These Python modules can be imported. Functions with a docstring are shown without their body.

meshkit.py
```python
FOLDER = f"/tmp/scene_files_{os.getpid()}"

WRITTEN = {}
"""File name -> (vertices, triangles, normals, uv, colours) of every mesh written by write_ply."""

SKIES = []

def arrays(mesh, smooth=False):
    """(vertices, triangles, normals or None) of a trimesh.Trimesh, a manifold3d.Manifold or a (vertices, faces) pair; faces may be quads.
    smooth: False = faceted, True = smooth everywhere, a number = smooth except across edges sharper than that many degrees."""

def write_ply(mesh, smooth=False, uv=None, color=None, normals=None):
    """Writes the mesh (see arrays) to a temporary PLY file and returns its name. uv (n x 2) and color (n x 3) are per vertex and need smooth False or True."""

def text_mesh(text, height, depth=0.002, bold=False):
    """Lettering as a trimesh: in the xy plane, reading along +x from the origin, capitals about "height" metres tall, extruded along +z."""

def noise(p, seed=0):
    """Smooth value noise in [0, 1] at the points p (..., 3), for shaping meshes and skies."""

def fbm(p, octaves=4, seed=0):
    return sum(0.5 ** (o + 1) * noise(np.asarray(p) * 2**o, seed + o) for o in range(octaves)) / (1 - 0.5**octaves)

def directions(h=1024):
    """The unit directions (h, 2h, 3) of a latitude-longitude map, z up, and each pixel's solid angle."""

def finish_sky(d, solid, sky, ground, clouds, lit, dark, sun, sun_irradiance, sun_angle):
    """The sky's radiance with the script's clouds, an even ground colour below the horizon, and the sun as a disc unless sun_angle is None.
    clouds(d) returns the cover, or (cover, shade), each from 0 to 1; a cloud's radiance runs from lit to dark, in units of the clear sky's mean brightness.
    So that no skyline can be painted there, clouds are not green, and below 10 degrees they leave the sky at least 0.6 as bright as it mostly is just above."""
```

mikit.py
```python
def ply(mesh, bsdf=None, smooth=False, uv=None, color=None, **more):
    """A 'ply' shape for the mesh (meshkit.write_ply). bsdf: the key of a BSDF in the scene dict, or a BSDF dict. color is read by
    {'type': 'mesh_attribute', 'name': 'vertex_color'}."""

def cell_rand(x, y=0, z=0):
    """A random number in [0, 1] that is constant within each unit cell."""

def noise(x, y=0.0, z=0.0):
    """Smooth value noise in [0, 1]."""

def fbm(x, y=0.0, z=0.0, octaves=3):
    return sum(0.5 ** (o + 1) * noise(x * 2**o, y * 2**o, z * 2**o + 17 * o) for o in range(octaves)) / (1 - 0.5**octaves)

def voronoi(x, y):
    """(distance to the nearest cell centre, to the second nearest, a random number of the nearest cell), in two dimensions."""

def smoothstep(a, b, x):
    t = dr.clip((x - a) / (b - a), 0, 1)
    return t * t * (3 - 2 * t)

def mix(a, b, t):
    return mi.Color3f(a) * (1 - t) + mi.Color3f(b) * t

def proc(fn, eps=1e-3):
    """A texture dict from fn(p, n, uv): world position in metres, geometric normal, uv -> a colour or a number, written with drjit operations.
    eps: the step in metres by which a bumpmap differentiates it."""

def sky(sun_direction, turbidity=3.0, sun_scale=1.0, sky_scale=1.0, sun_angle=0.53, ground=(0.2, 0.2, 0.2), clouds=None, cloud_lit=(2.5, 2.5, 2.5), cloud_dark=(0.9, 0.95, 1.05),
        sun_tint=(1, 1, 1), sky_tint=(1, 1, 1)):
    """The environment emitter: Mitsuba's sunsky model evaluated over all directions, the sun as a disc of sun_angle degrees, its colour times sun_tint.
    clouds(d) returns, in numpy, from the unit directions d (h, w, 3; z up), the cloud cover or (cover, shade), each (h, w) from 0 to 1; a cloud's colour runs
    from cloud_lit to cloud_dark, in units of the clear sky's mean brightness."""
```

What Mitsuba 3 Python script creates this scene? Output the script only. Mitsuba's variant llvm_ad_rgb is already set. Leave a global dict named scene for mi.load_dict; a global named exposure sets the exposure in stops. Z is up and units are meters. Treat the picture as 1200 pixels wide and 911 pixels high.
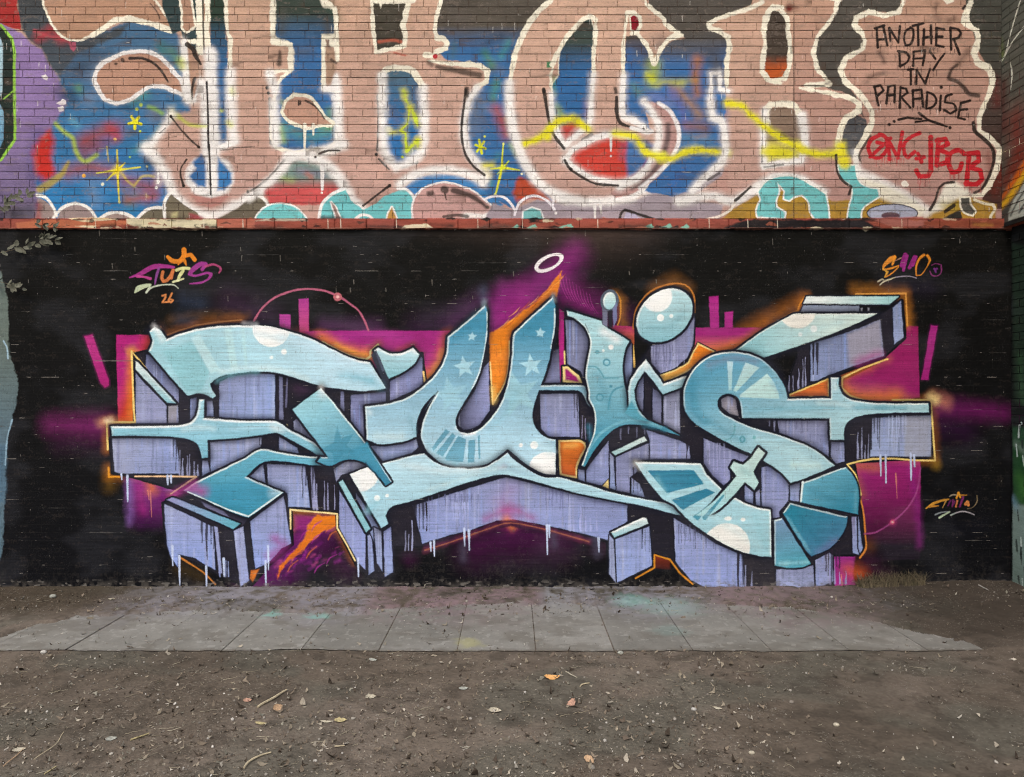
import math, random
import numpy as np, trimesh, drjit as dr, mitsuba as mi, mikit, meshkit
from mikit import noise, fbm, smoothstep, mix, cell_rand, voronoi

T = mi.ScalarTransform4f
scene, labels = {}, {}
# ---------------------------------------------------------------- camera, light, exposure
# one drawing unit of the mural = 1/155 m on the wall: x from the middle of the wall, y downwards from 690 = ground
U = 155.0
WX = lambda x: (x - 600.0) / U
WZ = lambda y: (690.0 - y) / U
EYE, DIST, FOC = WZ(455.5), 5.68, 880.0
scene['camera'] = {'type': 'perspective', 'fov': math.degrees(2 * math.atan(600.0 / FOC)), 'fov_axis': 'x', 'near_clip': 0.05, 'far_clip': 300.0,
                   'to_world': T().look_at(origin=[0, -DIST, EYE], target=[0, 0, EYE], up=[0, 0, 1])}
scene['sky_light'] = mikit.sky((-0.25, -0.72, 0.75), turbidity=4, sun_scale=0.22, sun_angle=24, sun_tint=(1, 1.03, 1.18), clouds=lambda d: (np.ones(d.shape[:2]), .8 * np.clip(1 - 1.15 * d[..., 2], 0, 1)), cloud_lit=(2.3, 2.3, 2.3), cloud_dark=(0.95, 0.97, 1.0))
exposure = 2.66

# ---------------------------------------------------------------- spray paint: outlines, strokes and mists, measured on the wall
PR = []
COOL = True   # the blue cans of the lower wall were mixed a little colder than the older ones above


def hexc(c):
    if not isinstance(c, str):
        return tuple(c)
    v = [int(c[i:i + 2], 16) / 255 for i in (1, 3, 5)]
    if COOL and v[1] > 1.12 * v[0] and v[2] > 1.12 * v[0] and v[2] < 1.2 * v[1]:
        v = [v[0] * .985, v[1] * .997, min(1, v[2] * 1.03)]
    elif COOL and v[2] > 1.12 * v[0] and v[0] > .9 * v[1] and v[1] > .3:
        v = [v[0] * .955, v[1] * 1.0, min(1, v[2] * 1.02)]
    return tuple(x / 12.92 if x <= 0.04045 else ((x + 0.055) / 1.055) ** 2.4 for x in v)


def P(s):
    return np.array(s.replace(',', ' ').split(), float).reshape(-1, 2)


def Z(ox, oy, k, s):
    return P(s) / k + [ox, oy]


def curve(p, closed, k=4, corner=42):
    """Rounds a traced line between its corners."""
    p, n, out = np.asarray(p, float), len(p), []
    if n < 3:
        return p
    prv, nxt = np.roll(p, 1, 0), np.roll(p, -1, 0)
    a, b = p - prv, nxt - p
    ang = np.degrees(np.abs((np.arctan2(b[:, 1], b[:, 0]) - np.arctan2(a[:, 1], a[:, 0]) + np.pi) % (2 * np.pi) - np.pi))
    tan = (nxt - prv) * 0.5
    sharp = ang > corner
    if not closed:
        sharp[0] = sharp[-1] = True
    for i in range(n if closed else n - 1):
        q = (i + 1) % n
        d = p[q] - p[i]
        L = np.linalg.norm(d)
        m0 = d if sharp[i] else tan[i] * min(1, L / (np.linalg.norm(tan[i]) + 1e-9))
        m1 = d if sharp[q] else tan[q] * min(1, L / (np.linalg.norm(tan[q]) + 1e-9))
        if sharp[i] and sharp[q]:
            out.append(p[i:i + 1])
            continue
        for t in np.arange(k) / k:
            h = (2 * t**3 - 3 * t**2 + 1, t**3 - 2 * t**2 + t, -2 * t**3 + 3 * t**2, t**3 - t**2)
            out.append((h[0] * p[i] + h[1] * m0 + h[2] * p[q] + h[3] * m1)[None])
    if not closed:
        out.append(p[-1:])
    return np.vstack(out)


def poly(p, A, B=None, g=None, w=0.9, al=1.0, j=0.45, out=None, halo=None, rim=None, clip=0, mask=0, sm=0):
    p = P(p) if isinstance(p, str) else np.asarray(p, float)
    if sm:
        p = curve(p, True)
    q = np.roll(p, -1, 0)
    z = np.zeros((len(p), 1))
    put(np.hstack([p, q, z, z]), 1, A, B, g, w, al, j, out, halo, rim, clip, mask, p)


def line(p, r, A, B=None, g=None, w=0.75, al=1.0, j=0.3, clip=0, sm=1, out=None, halo=None, loop=0):
    p = P(p) if isinstance(p, str) else np.asarray(p, float)
    if sm and len(p) > 2:
        p = curve(p, bool(loop), 3, 60)
    if loop:
        p = np.vstack([p, p[:1]])
    if len(p) == 1:
        p = np.vstack([p, p + [0.01, 0]])
    rr = np.interp(np.linspace(0, 1, len(p)), np.linspace(0, 1, len(np.atleast_1d(r))), np.atleast_1d(r))[:, None]
    put(np.hstack([p[:-1], p[1:], rr[:-1], rr[1:]]), 0, A, B, g, w, al, j, out, halo, None, clip, 0, p)


def dot(x, y, r, A, **k):
    line([[x, y]], r, A, **k)


def mist(p, r, A, al=0.6, clip=0, B=None, g=None):
    line(p, np.asarray(r) * 0.3, A, B, g, w=float(np.max(r)) * 0.95, al=al, j=1.5, clip=clip)


def ell(cx, cy, a, b, deg=0, n=28, t0=0, t1=360):
    t = np.radians(np.linspace(t0, t1, n, endpoint=t1 - t0 < 360))
    c, s = math.cos(math.radians(deg)), math.sin(math.radians(deg))
    return np.stack([cx + a * np.cos(t) * c - b * np.sin(t) * s, cy + a * np.cos(t) * s + b * np.sin(t) * c], 1)


def put(seg, kind, A, B, g, w, al, j, out, halo, rim, clip, mask, pts):
    A = hexc(A)
    B = A if B is None else hexc(B)
    if g is None:
        lo, hi = pts.min(0), pts.max(0)
        g = (0, lo[1], 0, hi[1] + 0.01)
    gx, gy = g[2] - g[0], g[3] - g[1]
    L = gx * gx + gy * gy
    O, ow = (hexc(out[0]), out[1]) if out else ((0, 0, 0), -2.0e4)
    H, hw, ha = (hexc(halo[0]), halo[1], halo[2]) if halo else ((0, 0, 0), 1.0, 0.0)
    R, rw, ra, dx, dy = (hexc(rim[0]), rim[1], rim[2], *(rim[3:] or (0.0, 0.0))) if rim else ((0, 0, 0), 1.0, 0.0, 0.0, 0.0)
    dn = math.hypot(dx, dy)
    dx, dy = (dx / dn, dy / dn) if dn else (0.0, 0.0)
    par = [*A, al, *B, w, g[0], g[1], gx / L, gy / L, *O, ow, *H, hw, *R, rw, ha, ra, dx, dy, kind, clip, mask, j]
    reach = max(w, ow + 0.8 if out else 0, hw if halo else 0) + j
    inner = max(w, rw if rim else 0) + j
    PR.append((seg, kind, par, reach, inner, al, clip, mask))


def drips(x0, x1, y0, y1, c, n, seed, r=(1.1, 0.35), ln=(0.4, 1.0), up=0, al=1.0, clip=0):
    """Runs of paint: thin tapering strokes down from y0 (or up from y1)."""
    R = np.random.default_rng(seed)
    for x in np.linspace(x0, x1, n) + R.uniform(-0.35, 0.35, n) * (x1 - x0) / max(n, 2):
        L = (y1 - y0) * R.uniform(*ln)
        k = R.uniform(0.6, 1.25)
        a, b = ((x, y1), (x + R.uniform(-0.6, 0.6), y1 - L)) if up else ((x, y0), (x + R.uniform(-0.6, 0.6), y0 + L))
        m = [(a[0] + (b[0] - a[0]) * t + R.normal(0, .35), a[1] + (b[1] - a[1]) * t) for t in (.35, .7)]
        line([a, *m, b], (r[0] * k * R.uniform(.7, 1.2), r[0] * k * .8, r[1] * k, r[1] * k * R.uniform(.6, 1.8)), c, al=al * R.uniform(.7, 1), clip=clip, w=R.uniform(.5, 1.1))


# ---------------------------------------------------------------- the lower wall: black ground with the big blue letters
NV, LI, LB, LG, DK = '#1a1c28', '#a8a9c6', '#9ba7d2', '#8d8ba6', '#282630'
AQ, TE, DT, WH = '#a9d4d8', '#5ea6b8', '#30809c', '#eff5f4'
MG, PU, OR, YE = '#ae2a7e', '#74286f', '#e07e24', '#f3dc96'
poly('-300 262 1500 262 1500 730 -300 730', '#141412', '#101116', j=0)
# the older grey and blue paint left of it
poly('-300 300 0 318 4 330 8 350 10 395 12 420 19 440 20 465 14 490 8 520 6 560 5 600 3 640 -2 665 -2 700 -300 700', '#66736e', '#566c76', g=(0, 400, 0, 520), w=1.2, j=1.5, sm=1)
poly('-300 520 6 522 7 545 5 590 -300 590', '#4f6a7a', w=3, j=2)
line('4 400 8 408 9 420', 1, '#a9c6d0')
line('14 492 8 515 6 545', .8, '#9fc0d0', al=.7)
# mists on the black
mist('60 498 124 500', (10, 24), '#84296f', .9)
mist('70 520 120 520', 20, '#3d1a3a', .6)
mist('1100 478 1175 484', (20, 9), '#7d1f6c', .9)
mist('1105 500 1130 505', 26, '#34143a', .8)
mist('270 355 310 372', 30, '#4b3350', .55)
mist('380 382 440 384', 16, '#5e3a62', .7)
mist('490 384 560 365', 26, '#3b2340', .8)
mist('530 380 565 350', 20, '#4f2a52', .7)
mist('566 340 568 352', 9, '#5a6078', .55)
mist('590 375 620 350 650 325 672 300', (34, 12), '#7d2472', .95)
mist('585 372 612 350', 24, '#a42c88', .95)
mist('600 345 640 325 676 292', (20, 9), '#8a2478', .8)
mist('575 380 590 340', 18, '#8a2a7c', .8)
mist('660 335 690 365 700 380', (16, 30), '#8a2678', .9)
mist('700 350 735 372', 22, '#4e2048', .8)
mist('768 340 790 328 805 338', 13, '#8a5a24', .75)
mist('720 345 728 352 730 380', 9, '#b5772a', .6)
mist('860 395 900 372 940 352', 14, '#b06a2a', .6)
mist('1000 338 1060 340 1066 380', 10, '#a8702c', .55)
mist('200 375 240 368 290 370', 8, '#6b4a28', .5)
mist('128 556 128 570', 13, '#7a5a1c', .5)
mist('215 352 235 356', 16, '#2e3a52', .6)
mist('212 375 225 378', 14, '#33425a', .55)
mist('1040 335 1090 338', 18, '#241c30', .6)
mist('1098 600 1125 622 1150 615', 20, '#191a24', .5)
# pale dashes for joint edges catching light are painted in after the signatures
# tilted bars
poly('98 394 108 392 127.5 446 128 452 122.5 455 117.5 449', '#b32d80', '#a12470', out=('#3a1430', 2))
poly('1091 381 1099 382 1088 445 1080 445', '#a92a85', '#a02478', out=('#2c1028', 2))
poly('327.3 368.7 340 369 340.5 387 328 385', '#ad3f93', j=.5)
poly('349.7 350.5 361.3 350 362 391 351 390', '#b03a92', '#b84a78', j=.5)
poly('831 347.5 842 347 843 386 832.5 386', '#a92a84', j=.5)
poly('849 366 859 365 859 386 850 386', '#a92a84', j=.5)
# magenta fields
poly('136 392.5 177 392.5 179 400 175 410 171 416 171 434 157 412 158 496 138 495', '#ae2678', '#c4402f', g=(143, 440, 159, 446), j=.6)
mist('157 425 157 492', 12, '#e48428', .95)
mist('154 411 160 418', 9, '#f0b848', .8)
poly('355 388.5 430 387.5 527 388 526 404 518 426 497 452 490 440 430 430 380 405', '#9f2c7e', '#a02c70', j=.5)
mist('376 396 408 411 434 416', 12, '#e6802a', 1)
mist('395 405 420 416 434 418', 6, '#f2b050', .8)
mist('526 398 517 425 499 447', 15, '#dc6a30', 1)
mist('520 412 508 436 498 448', 6, '#f0a858', .8)
mist('466 410 484 404 492 416', 6, '#d0603a', .6)
mist('400 396 440 392 480 396', 9, '#b03a9a', .5)
mist('330 388 370 394', 8, '#c05a58', .5)
poly('716 381 743 383 743 404 706 380', '#a92a70', '#d8702e', j=.4)
poly('812 384 898 384 866 408 835 418 806 440 778 450 772 440 790 434 806 424 813 408', '#9f2a78', '#e0832a', g=(0, 392, 0, 424), j=.5)
mist('836 414 875 402 900 386', 13, '#de7c28', .95)
poly('985 448 1038 422 1040 404 1062 396 1063 382 1076 382.5 1078 466 1040 471 1010 471 990 462', '#98225f', '#952468', j=.3)
mist('986 456 1006 466 1050 466', 17, '#e28228', 1)
mist('990 440 1020 432', 9, '#d06040', .6)
# lower fields
poly('150 556 232 558 226 585 212 612 150 618', '#8c2a86', '#3a1440', w=8, j=2)
mist('152 565 152 612', 8, '#8f6ab0', .7)
mist('176 566 178 574', 12, '#d8742a', .9)
mist('163 570 168 600', 9, '#a02a7c', .7)
mist('200 572 212 570', 9, '#9a80c4', .7)
mist('160 612 205 612', 15, '#3a1440', .7)
poly('992 543 1047 538 1079 540 1079 600 1078 655 1012 660 1006 590', '#9a2572', '#1c1420', g=(0, 548, 0, 640), w=1, j=.6)
mist('1068 548 1076 600 1078 640', (8, 5), '#8f2688', .55)
mist('1000 546 1030 549', 9, '#c06a3a', .8)
poly('972 646 998 608 1002 655 1000 676 1002 690 960 690', '#7d2a86', '#a02c88', w=2, j=1)
mist('1004 640 1018 640', 14, '#7a4a20', .6)
mist('995 668 1008 672', 15, '#d8602a', .95)
mist('985 680 996 690', 10, '#b0308a', .8)
mist('1016 660 1040 680', 18, '#4a1f3c', .6)
mist('300 690 330 665 350 640 375 620', (26, 34), '#6d1f70', .95)
mist('380 640 405 665', 26, '#42153f', .8)
mist('350 630 372 615', 16, '#8a2a80', .7)
mist('560 640 600 628 650 632', (30, 44, 30), '#4a1346', .95)
mist('480 655 480 655', 14, '#4a1646', .6)
mist('700 645 712 640', 14, '#3a1a34', .8)
mist('728 598 728 598', 3, '#282630', .5)
mist('210 665 235 676', 14, '#4a3a1c', .6)
for k in range(60):
    R = np.random.default_rng(1200 + k)
    t = R.random()
    x, y = 318 + 92 * t + R.normal(0, 8), 668 - 40 * t * R.uniform(.2, 1) + R.normal(0, 6)
    mist([[x, y], [x + R.uniform(2, 7), y - R.uniform(1, 6)]], R.uniform(1.6, 4), ('#9c2f96', '#571a5c', '#7d2480', '#b04a86', '#3a1440')[R.integers(5)], R.uniform(.3, .75))
poly('345 604 395 606 396 619 372 612 360 622 345 622', '#8a2a74', w=2, j=1)
poly('362 612 372 604 395 605 396 616 380 622 366 634 352 648 340 656 330 668 326 680 323 680 328 664 342 648 354 634', OR, '#d86a24', w=1.4, j=1.5)
for k in range(14):
    R = np.random.default_rng(900 + k)
    x, y = 325 + 60 * R.random(), 620 + 55 * R.random()
    line([[x, y], [x + 4, y - 7], [x + 12, y - 10 - 4 * R.random()]], (.5, .9, .3), '#a8349a' if k % 2 else '#d06a30', al=.6, w=.8)
# yellow light along the outside
EDGES = (('154 412 156.5 480 158 495 125 495 126 527', 1.3, '#f4d884'), ('127 548 127.5 559 140 559', 1.3, '#e0962c'), ('154 412 171 432', 1.1, '#efd080'), ('158 558.5 200 558.5 230 559 218 567 200 579', 1.1, '#ecc59c'),
                ('378 401 397 411.5 413 418.5 429 421.5 434 418 434 412 443 404', 1.5, '#f3e3a0'), ('527 412 518 430 498 450 496 436', 1.3, '#efce88'), ('340.5 620 340 597.5 395 602.5 395 619 406 638 416 657', 1.2, '#f0dca0'),
                ('193 394 210 387.5 232 381 257 377.5 283 375', 1.1, '#b57a4a'), ('188 383 193 394', .8, '#a06a4a'), ('1046 469 1091 469 1092.5 490 1096 540 1073 539.7 1047 537.5 1023 538 1006 541 993 544.5 1003 557 1009 580', 1.3, '#f0d482'),
                ('1003 344.7 1061.7 344 1063.5 382', 1.1, '#d89a4a'), ('1040 421 1010 432 987 443 987 455 996 464 1015 470', 1.2, '#f0cf80'), ('860 410 897 385 928 366.5 935 364.5 937 357 944 348', 1.3, '#dd8e35'),
                ('332 503 338 503.5 336 498', 1, '#f0e3a6'))
for s, r, c in EDGES:
    mist(s, 9, '#d9822a' if c != '#a06a4a' else '#6a4a3a', .5 if s[0] != '1' or s[:3] == '154' else .36)
# the dark body behind the letters
poly('158 415 172 412 250 440 345 445 375 455 456 440 494 415 498 450 540 480 572 420 600 470 640 420 656 405 656 450 684 455 692 395 735 402 745 436 763 405 800 380 813 380 812 405 790 432 776 447 806 436 850 470 922 455 940 404 1030 370 1057 353 1060 396 1036 418 972 442 990 470 1091 486 1092 536 1000 541 1006 575 1013 630 1010 646 1000 650 975 650 976 690 872 692 824 690 800 672 788 658 768 648 764 665 722 685 714 672 712 634 640 617 595 608 552 622 495 640 462 640 460 672 449 678 430 676 418 662 396 620 395 600 340 596 342 638 315 662 292 688 258 675 232 660 208 652 195 640 191 590 222 578 150 557 132 554 129 514 158 497', DK, '#23222c', out=('#14151c', 2.5))
def EXA(s, A=LI, B=LB, **k):
    """A shaded side: flat lilac under runs and brush streaks of lighter and darker lilac."""
    poly(s, A, B, out=(NV, 1.6), mask=1, **k)
    p = P(s)
    (x0, y0), (x1, y1) = p.min(0), p.max(0)
    R = np.random.default_rng(int(x0 * 7 + y0))
    for i in range(int((x1 - x0) / 3.2)):
        x, L, r = R.uniform(x0, x1), (y1 - y0) * R.uniform(.25, .9), R.uniform(.5, 2.2)
        c = ('#c3c4e0', '#8385ac', '#93a3da', '#a9a6be', '#777796')[R.integers(5)]
        top = R.random() < .55
        line([[x, y0 - 2], [x, y0 + L]] if top else [[x, y1 + 2], [x, y1 - L]], (r, r * .4), c, al=R.uniform(.25, .6), clip=1, w=R.uniform(.5, 1.6))


# shaded sides of the letters, left group
EXA('159 437 165 445 193 473 195 476 195 496 159 496', '#8f90ae', '#a3a2c6')
EXA('197 476 208 475 209 496 197 496', '#92919c', '#9a99ac')
EXA('171 416 176 416 209 456 209 472 170 432', '#6d7090', '#8f90b4')
EXA('223 468 230 466 231 480 228 489 223 496', '#8384a6')
EXA('242 470 249 470 250 491 242 491', '#8d8ca8')
EXA('257 448 268 442 288 438 322 438 322 492 257 491', '#8c8caa', LB, g=(258, 440, 300, 480))
poly('327 441 331 442 332 492 327 492', '#7d7c9c')
poly('336 443 337 443 336 478 334 478', '#6e6a88')
mist('350 455 365 462', 12, '#4b3050', .6)
EXA('131 514 212 514 212 555 140 555 134 553', '#a5a5bf', '#98a0cc', g=(135, 515, 200, 540))
poly('206 513 222 516 231 525 235 540 236 556 211 556', DK)
drips(204, 226, 513, 560, DK, 9, 3, r=(1.6, .4))
drips(209, 232, 520, 557, '#a3a2c4', 6, 4, r=(1.1, .25), up=1, ln=(.3, .9))
EXA('237 540 243 540 246 553 237 558', '#8a8aa8')
EXA('246 518 307 512 309 528 290 534 247 553', '#a09fb9', '#98a2cf')
poly('308 511 325 508 326 527 304 529', DK)
drips(304, 310, 512, 530, DK, 3, 5)
EXA('327 512 348 525 350 532 327 528', '#9998b8')
EXA('362 478 372 525 344 506 344 494', '#7f7f9a', '#9594b2')
EXA('411 463 452 459 452 471 428 474 427 516 411 494', '#7a7a9c', '#8f8fc0')
poly('399 458 403 458 403 482 399 478', '#8887aa')
EXA('457 447 470 440 486 429 493 418 495 420 495 452 480 460 457 470', '#7f80a4', '#9a98c4')
EXA('434 523 476 519 488 514 490 524 482 531 449 541', '#8c8baa')
# lower left panels
EXA('192.5 591 215 601 238 612 250 618 252 668 240 662 228 654 209 650 208 664 201 655 196 640 193 610', '#a4a5c8', '#93a3dc')
drips(236, 262, 612, 672, DK, 6, 7, r=(1.7, .6))
poly('251 617 255 618 260 672 256.5 672', '#a2a4cc')
drips(258, 268, 640, 676, '#98a0cc', 3, 8, r=(1, .25), up=1)
EXA('274 622.5 285 617.5 291.5 681 281.5 688', '#a6a7cb', '#a0a6d2')
EXA('293 611 332 582 334 592 341 637 330 643 314 660 299 667', '#a7a8cc', '#95a2da')
mist('322 632 332 640 318 652', 11, '#a02c8e', .8)
poly('222 577 245 588 268 600 291 608 284 616 268 608 240 594', '#3c3a4c')
poly('236 588 262 599 268 606 262 604 240 594', '#8c88ac')
EXA('293 559 308 544 311 568 294 560', '#8c8ba8')
EXA('313 544 358 546 363 595 338 594 337 578 314 568', '#9a9abc', LB)
poly('364 546 367.5 546 371 596 366 596', '#9a98bc')
drips(353, 392, 545, 585, DK, 7, 9, r=(1.5, .4))
drips(366, 392, 560, 597, '#a4a0c4', 5, 10, r=(1, .3), up=1, ln=(.3, .9))
EXA('391 550 407 540 418 540 432 548 409 554 400 557 394 566', '#a09fb6', '#9291ac')
EXA('397.5 575 428 625 428 668 420 660 397.5 618', '#9092b8', '#a2a8dc')
EXA('431 628 435 626 438.5 669 432 674', '#989cc8')
EXA('417 578 443 617 441 640 418 590', '#6c6c84')
EXA('438 618 446.5 623 448 670 442 660', '#8d8da8')
EXA('449.5 623 458 617.5 460.5 671 451 676', '#9699c8')
EXA('484 593 530 579 568 567 593 559.5 620 566 663 577 713 587 735 592 735 611 712 633 667 621.5 640 616 603 609 582 610 552 621 525 628 495 637.5', '#9494b8', '#97a0d2')
poly('453 605 463 597 482 592 484 641 476 643 461 620', DK)
drips(480, 500, 590, 640, DK, 6, 12, r=(1.6, .6), ln=(.5, 1))
drips(474, 482, 605, 645, '#a4a2c4', 3, 13, up=1)
drips(500, 560, 580, 605, '#7d7ea6', 10, 14, r=(.9, .3))
drips(530, 548, 590, 622, '#b0b2da', 7, 15, r=(1.2, .4))
drips(640, 665, 574, 604, '#7878a2', 7, 16, r=(.9, .3))
drips(667, 700, 592, 622, '#b4b4dc', 6, 17, up=1, r=(.9, .3))
mist('585 590 598 575', 18, '#a884b8', .5)
mist('596 598 598 612', 15, '#b03a80', .75)
mist('570 608 598 596 625 608', 9, '#a02a78', .6)
mist('594 610 600 616', 8, '#e8862a', .95)
poly('495 639 525 629 552 622.5 582 611.5 598 610 640 617.5 667 623 700 632 700 637 660 630 598 617 575 622 530 636 500 644', '#2a1a30', w=1.5)
mist('498 645 530 635 575 619 598 613 640 621 690 635', 5, '#8a3a5c', .55)
line('498 645 530 635 575 619 598 613 640 621 690 635', .8, '#b5704a', al=.5)
# middle panels
EXA('572.5 425 574 481 562 498 553 502.5 543 504 537 498 537 488 545 475 557 457 565 433', '#56546c', '#9a9ac4', g=(540, 470, 572, 470))
EXA('647.5 411 655 409 656.5 449 638 449 645 427', '#4c4a60', '#8f8eb2')
poly('655.5 362 661 366 661 430 658 448 656.5 448 655 400', MG)
line('661.5 412 662 429', .8, YE)
poly('659.5 430 665 429.5 678 440 684 452 659.5 448', '#9e2474', out=(NV, 2.5), rim=(YE, 4.5, 1))
EXA('662.5 375 675 376 685 383 691 398 690 413 686 435 684.5 443 680 435 665 426.5', '#6a6a86', '#8f8eac')
EXA('733 413 740 403 741 435 737 453 732 447 731 428', '#7f7fa0')
line('742.5 405 743.5 430', (.5, 1.2), '#e8c070')
EXA('633 462 677.5 461.5 679 512 643 512 634 503', '#8d8ca8', '#9b9dc8')
drips(672, 694, 460, 505, DK, 6, 21, r=(1.6, .5))
drips(682, 692, 480, 515, '#9a90b0', 3, 22, up=1, r=(.7, .25))
poly('654 516 679 516 686 519 687.5 526 681 537 677 547 676.5 561 656 557', '#d8782c', '#b8562c', rim=('#f2d690', 3.2, 1), out=(NV, 2.4), sm=1)
mist('662 523 676 522', 6, '#eab860', .7, clip=0)
EXA('687 551 713 517 714 560 705 569 687 565', '#8b8aac', '#9aa0cc')
EXA('678 550 685 551 685.5 565 678 562', '#8a8aa6')
poly('706 570 713 562 714 573', YE)
EXA('722 535 760 520 761 538 745 540 748 552 738 560 738 578 722 575', '#8b8aa8', '#9697be')
EXA('715 531 719 536 721 574 715 572', '#9291ac')
EXA('740 560 750 568 756 584 740 579', '#7f7e9c')
drips(742, 756, 548, 585, DK, 4, 23)
EXA('757.5 504 795 516 808 523 809 538 762 538 762 517', '#8e8fb4', '#a0a0c6')
drips(728, 755, 500, 520, '#8886a4', 4, 24, r=(1, .3))
drips(806, 826, 515, 540, DK, 6, 25, r=(1.6, .5))
EXA('765 455 775 461.5 775 498 765 494', '#6f6f8a', '#8f8eb0')
EXA('777.5 462.5 797 457 797 510 777.5 500', '#8a88a0', '#a2a0bc')
EXA('744 464 747 450 754 437 754 470 753 486 747 480', '#72718c', '#8f8eae')
EXA('763 406 785 398 803 385 812 367 814 376 812 404 805 420 790 432 774 438 763 425', '#8d8ba8', '#9896bc')
drips(766, 788, 405, 435, '#6f6d8c', 7, 26, r=(.9, .4))
drips(776, 800, 415, 436, '#b4b2d2', 5, 27, up=1, r=(.9, .4))
poly('773 440 790 434 806 425 813 411 818 402 838 412 822 425 806 436 778 450', OR, '#f0c060', g=(815, 415, 775, 446), out=(NV, 1.5), rim=('#f6dc94', 2.6, .9))
EXA('825 514 863 530 878 535 871 543 861 538 855 547 856 563 848 569 835 557 825 543', '#8d8cae', '#9797c4')
drips(830, 850, 520, 560, '#aaa8cc', 5, 28, r=(.9, .4))
EXA('845 468 853 464 862 468 866 488 855 485 846 477', '#8f8c9e', '#a3a0ac')
EXA('913 493 971 492.5 971 535 930 515 913 508', '#918fac', '#9a9ec8')
drips(903, 918, 491, 508, '#9c9abb', 4, 29, r=(1.2, .6))
drips(915, 945, 492, 512, '#73718c', 6, 30, r=(.8, .3))
EXA('974 517 989 517 990 541 979 544 974 535', '#7f7f9c', '#a6a9d0')
EXA('1022 490 1091 487 1091 535 1020 535', '#9a9fc0', '#a9b3d8')
poly('1060 488 1091 488 1091 535 1060 535', '#a6a9b8', w=2, al=.7)
drips(1013, 1032, 488, 536, DK, 6, 31, r=(1.5, .6))
drips(1006, 1018, 500, 537, '#a9a8c8', 4, 32, up=1, r=(1.1, .3))
drips(1042, 1062, 488, 530, '#c0c6e4', 6, 33, r=(1, .4))
EXA('950 403 993 390 1031.5 375 1036 417 997 430 970 440 958 446 950 447', '#8086a6', '#97a0c8')
poly('993 392 1031 376 1035 416 996 429', '#a39fae', w=3, al=.8)
mist('1005 424 1030 415', 9, '#b03a90', .8)
drips(938, 958, 403, 450, DK, 5, 34, r=(1.7, .7))
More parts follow.
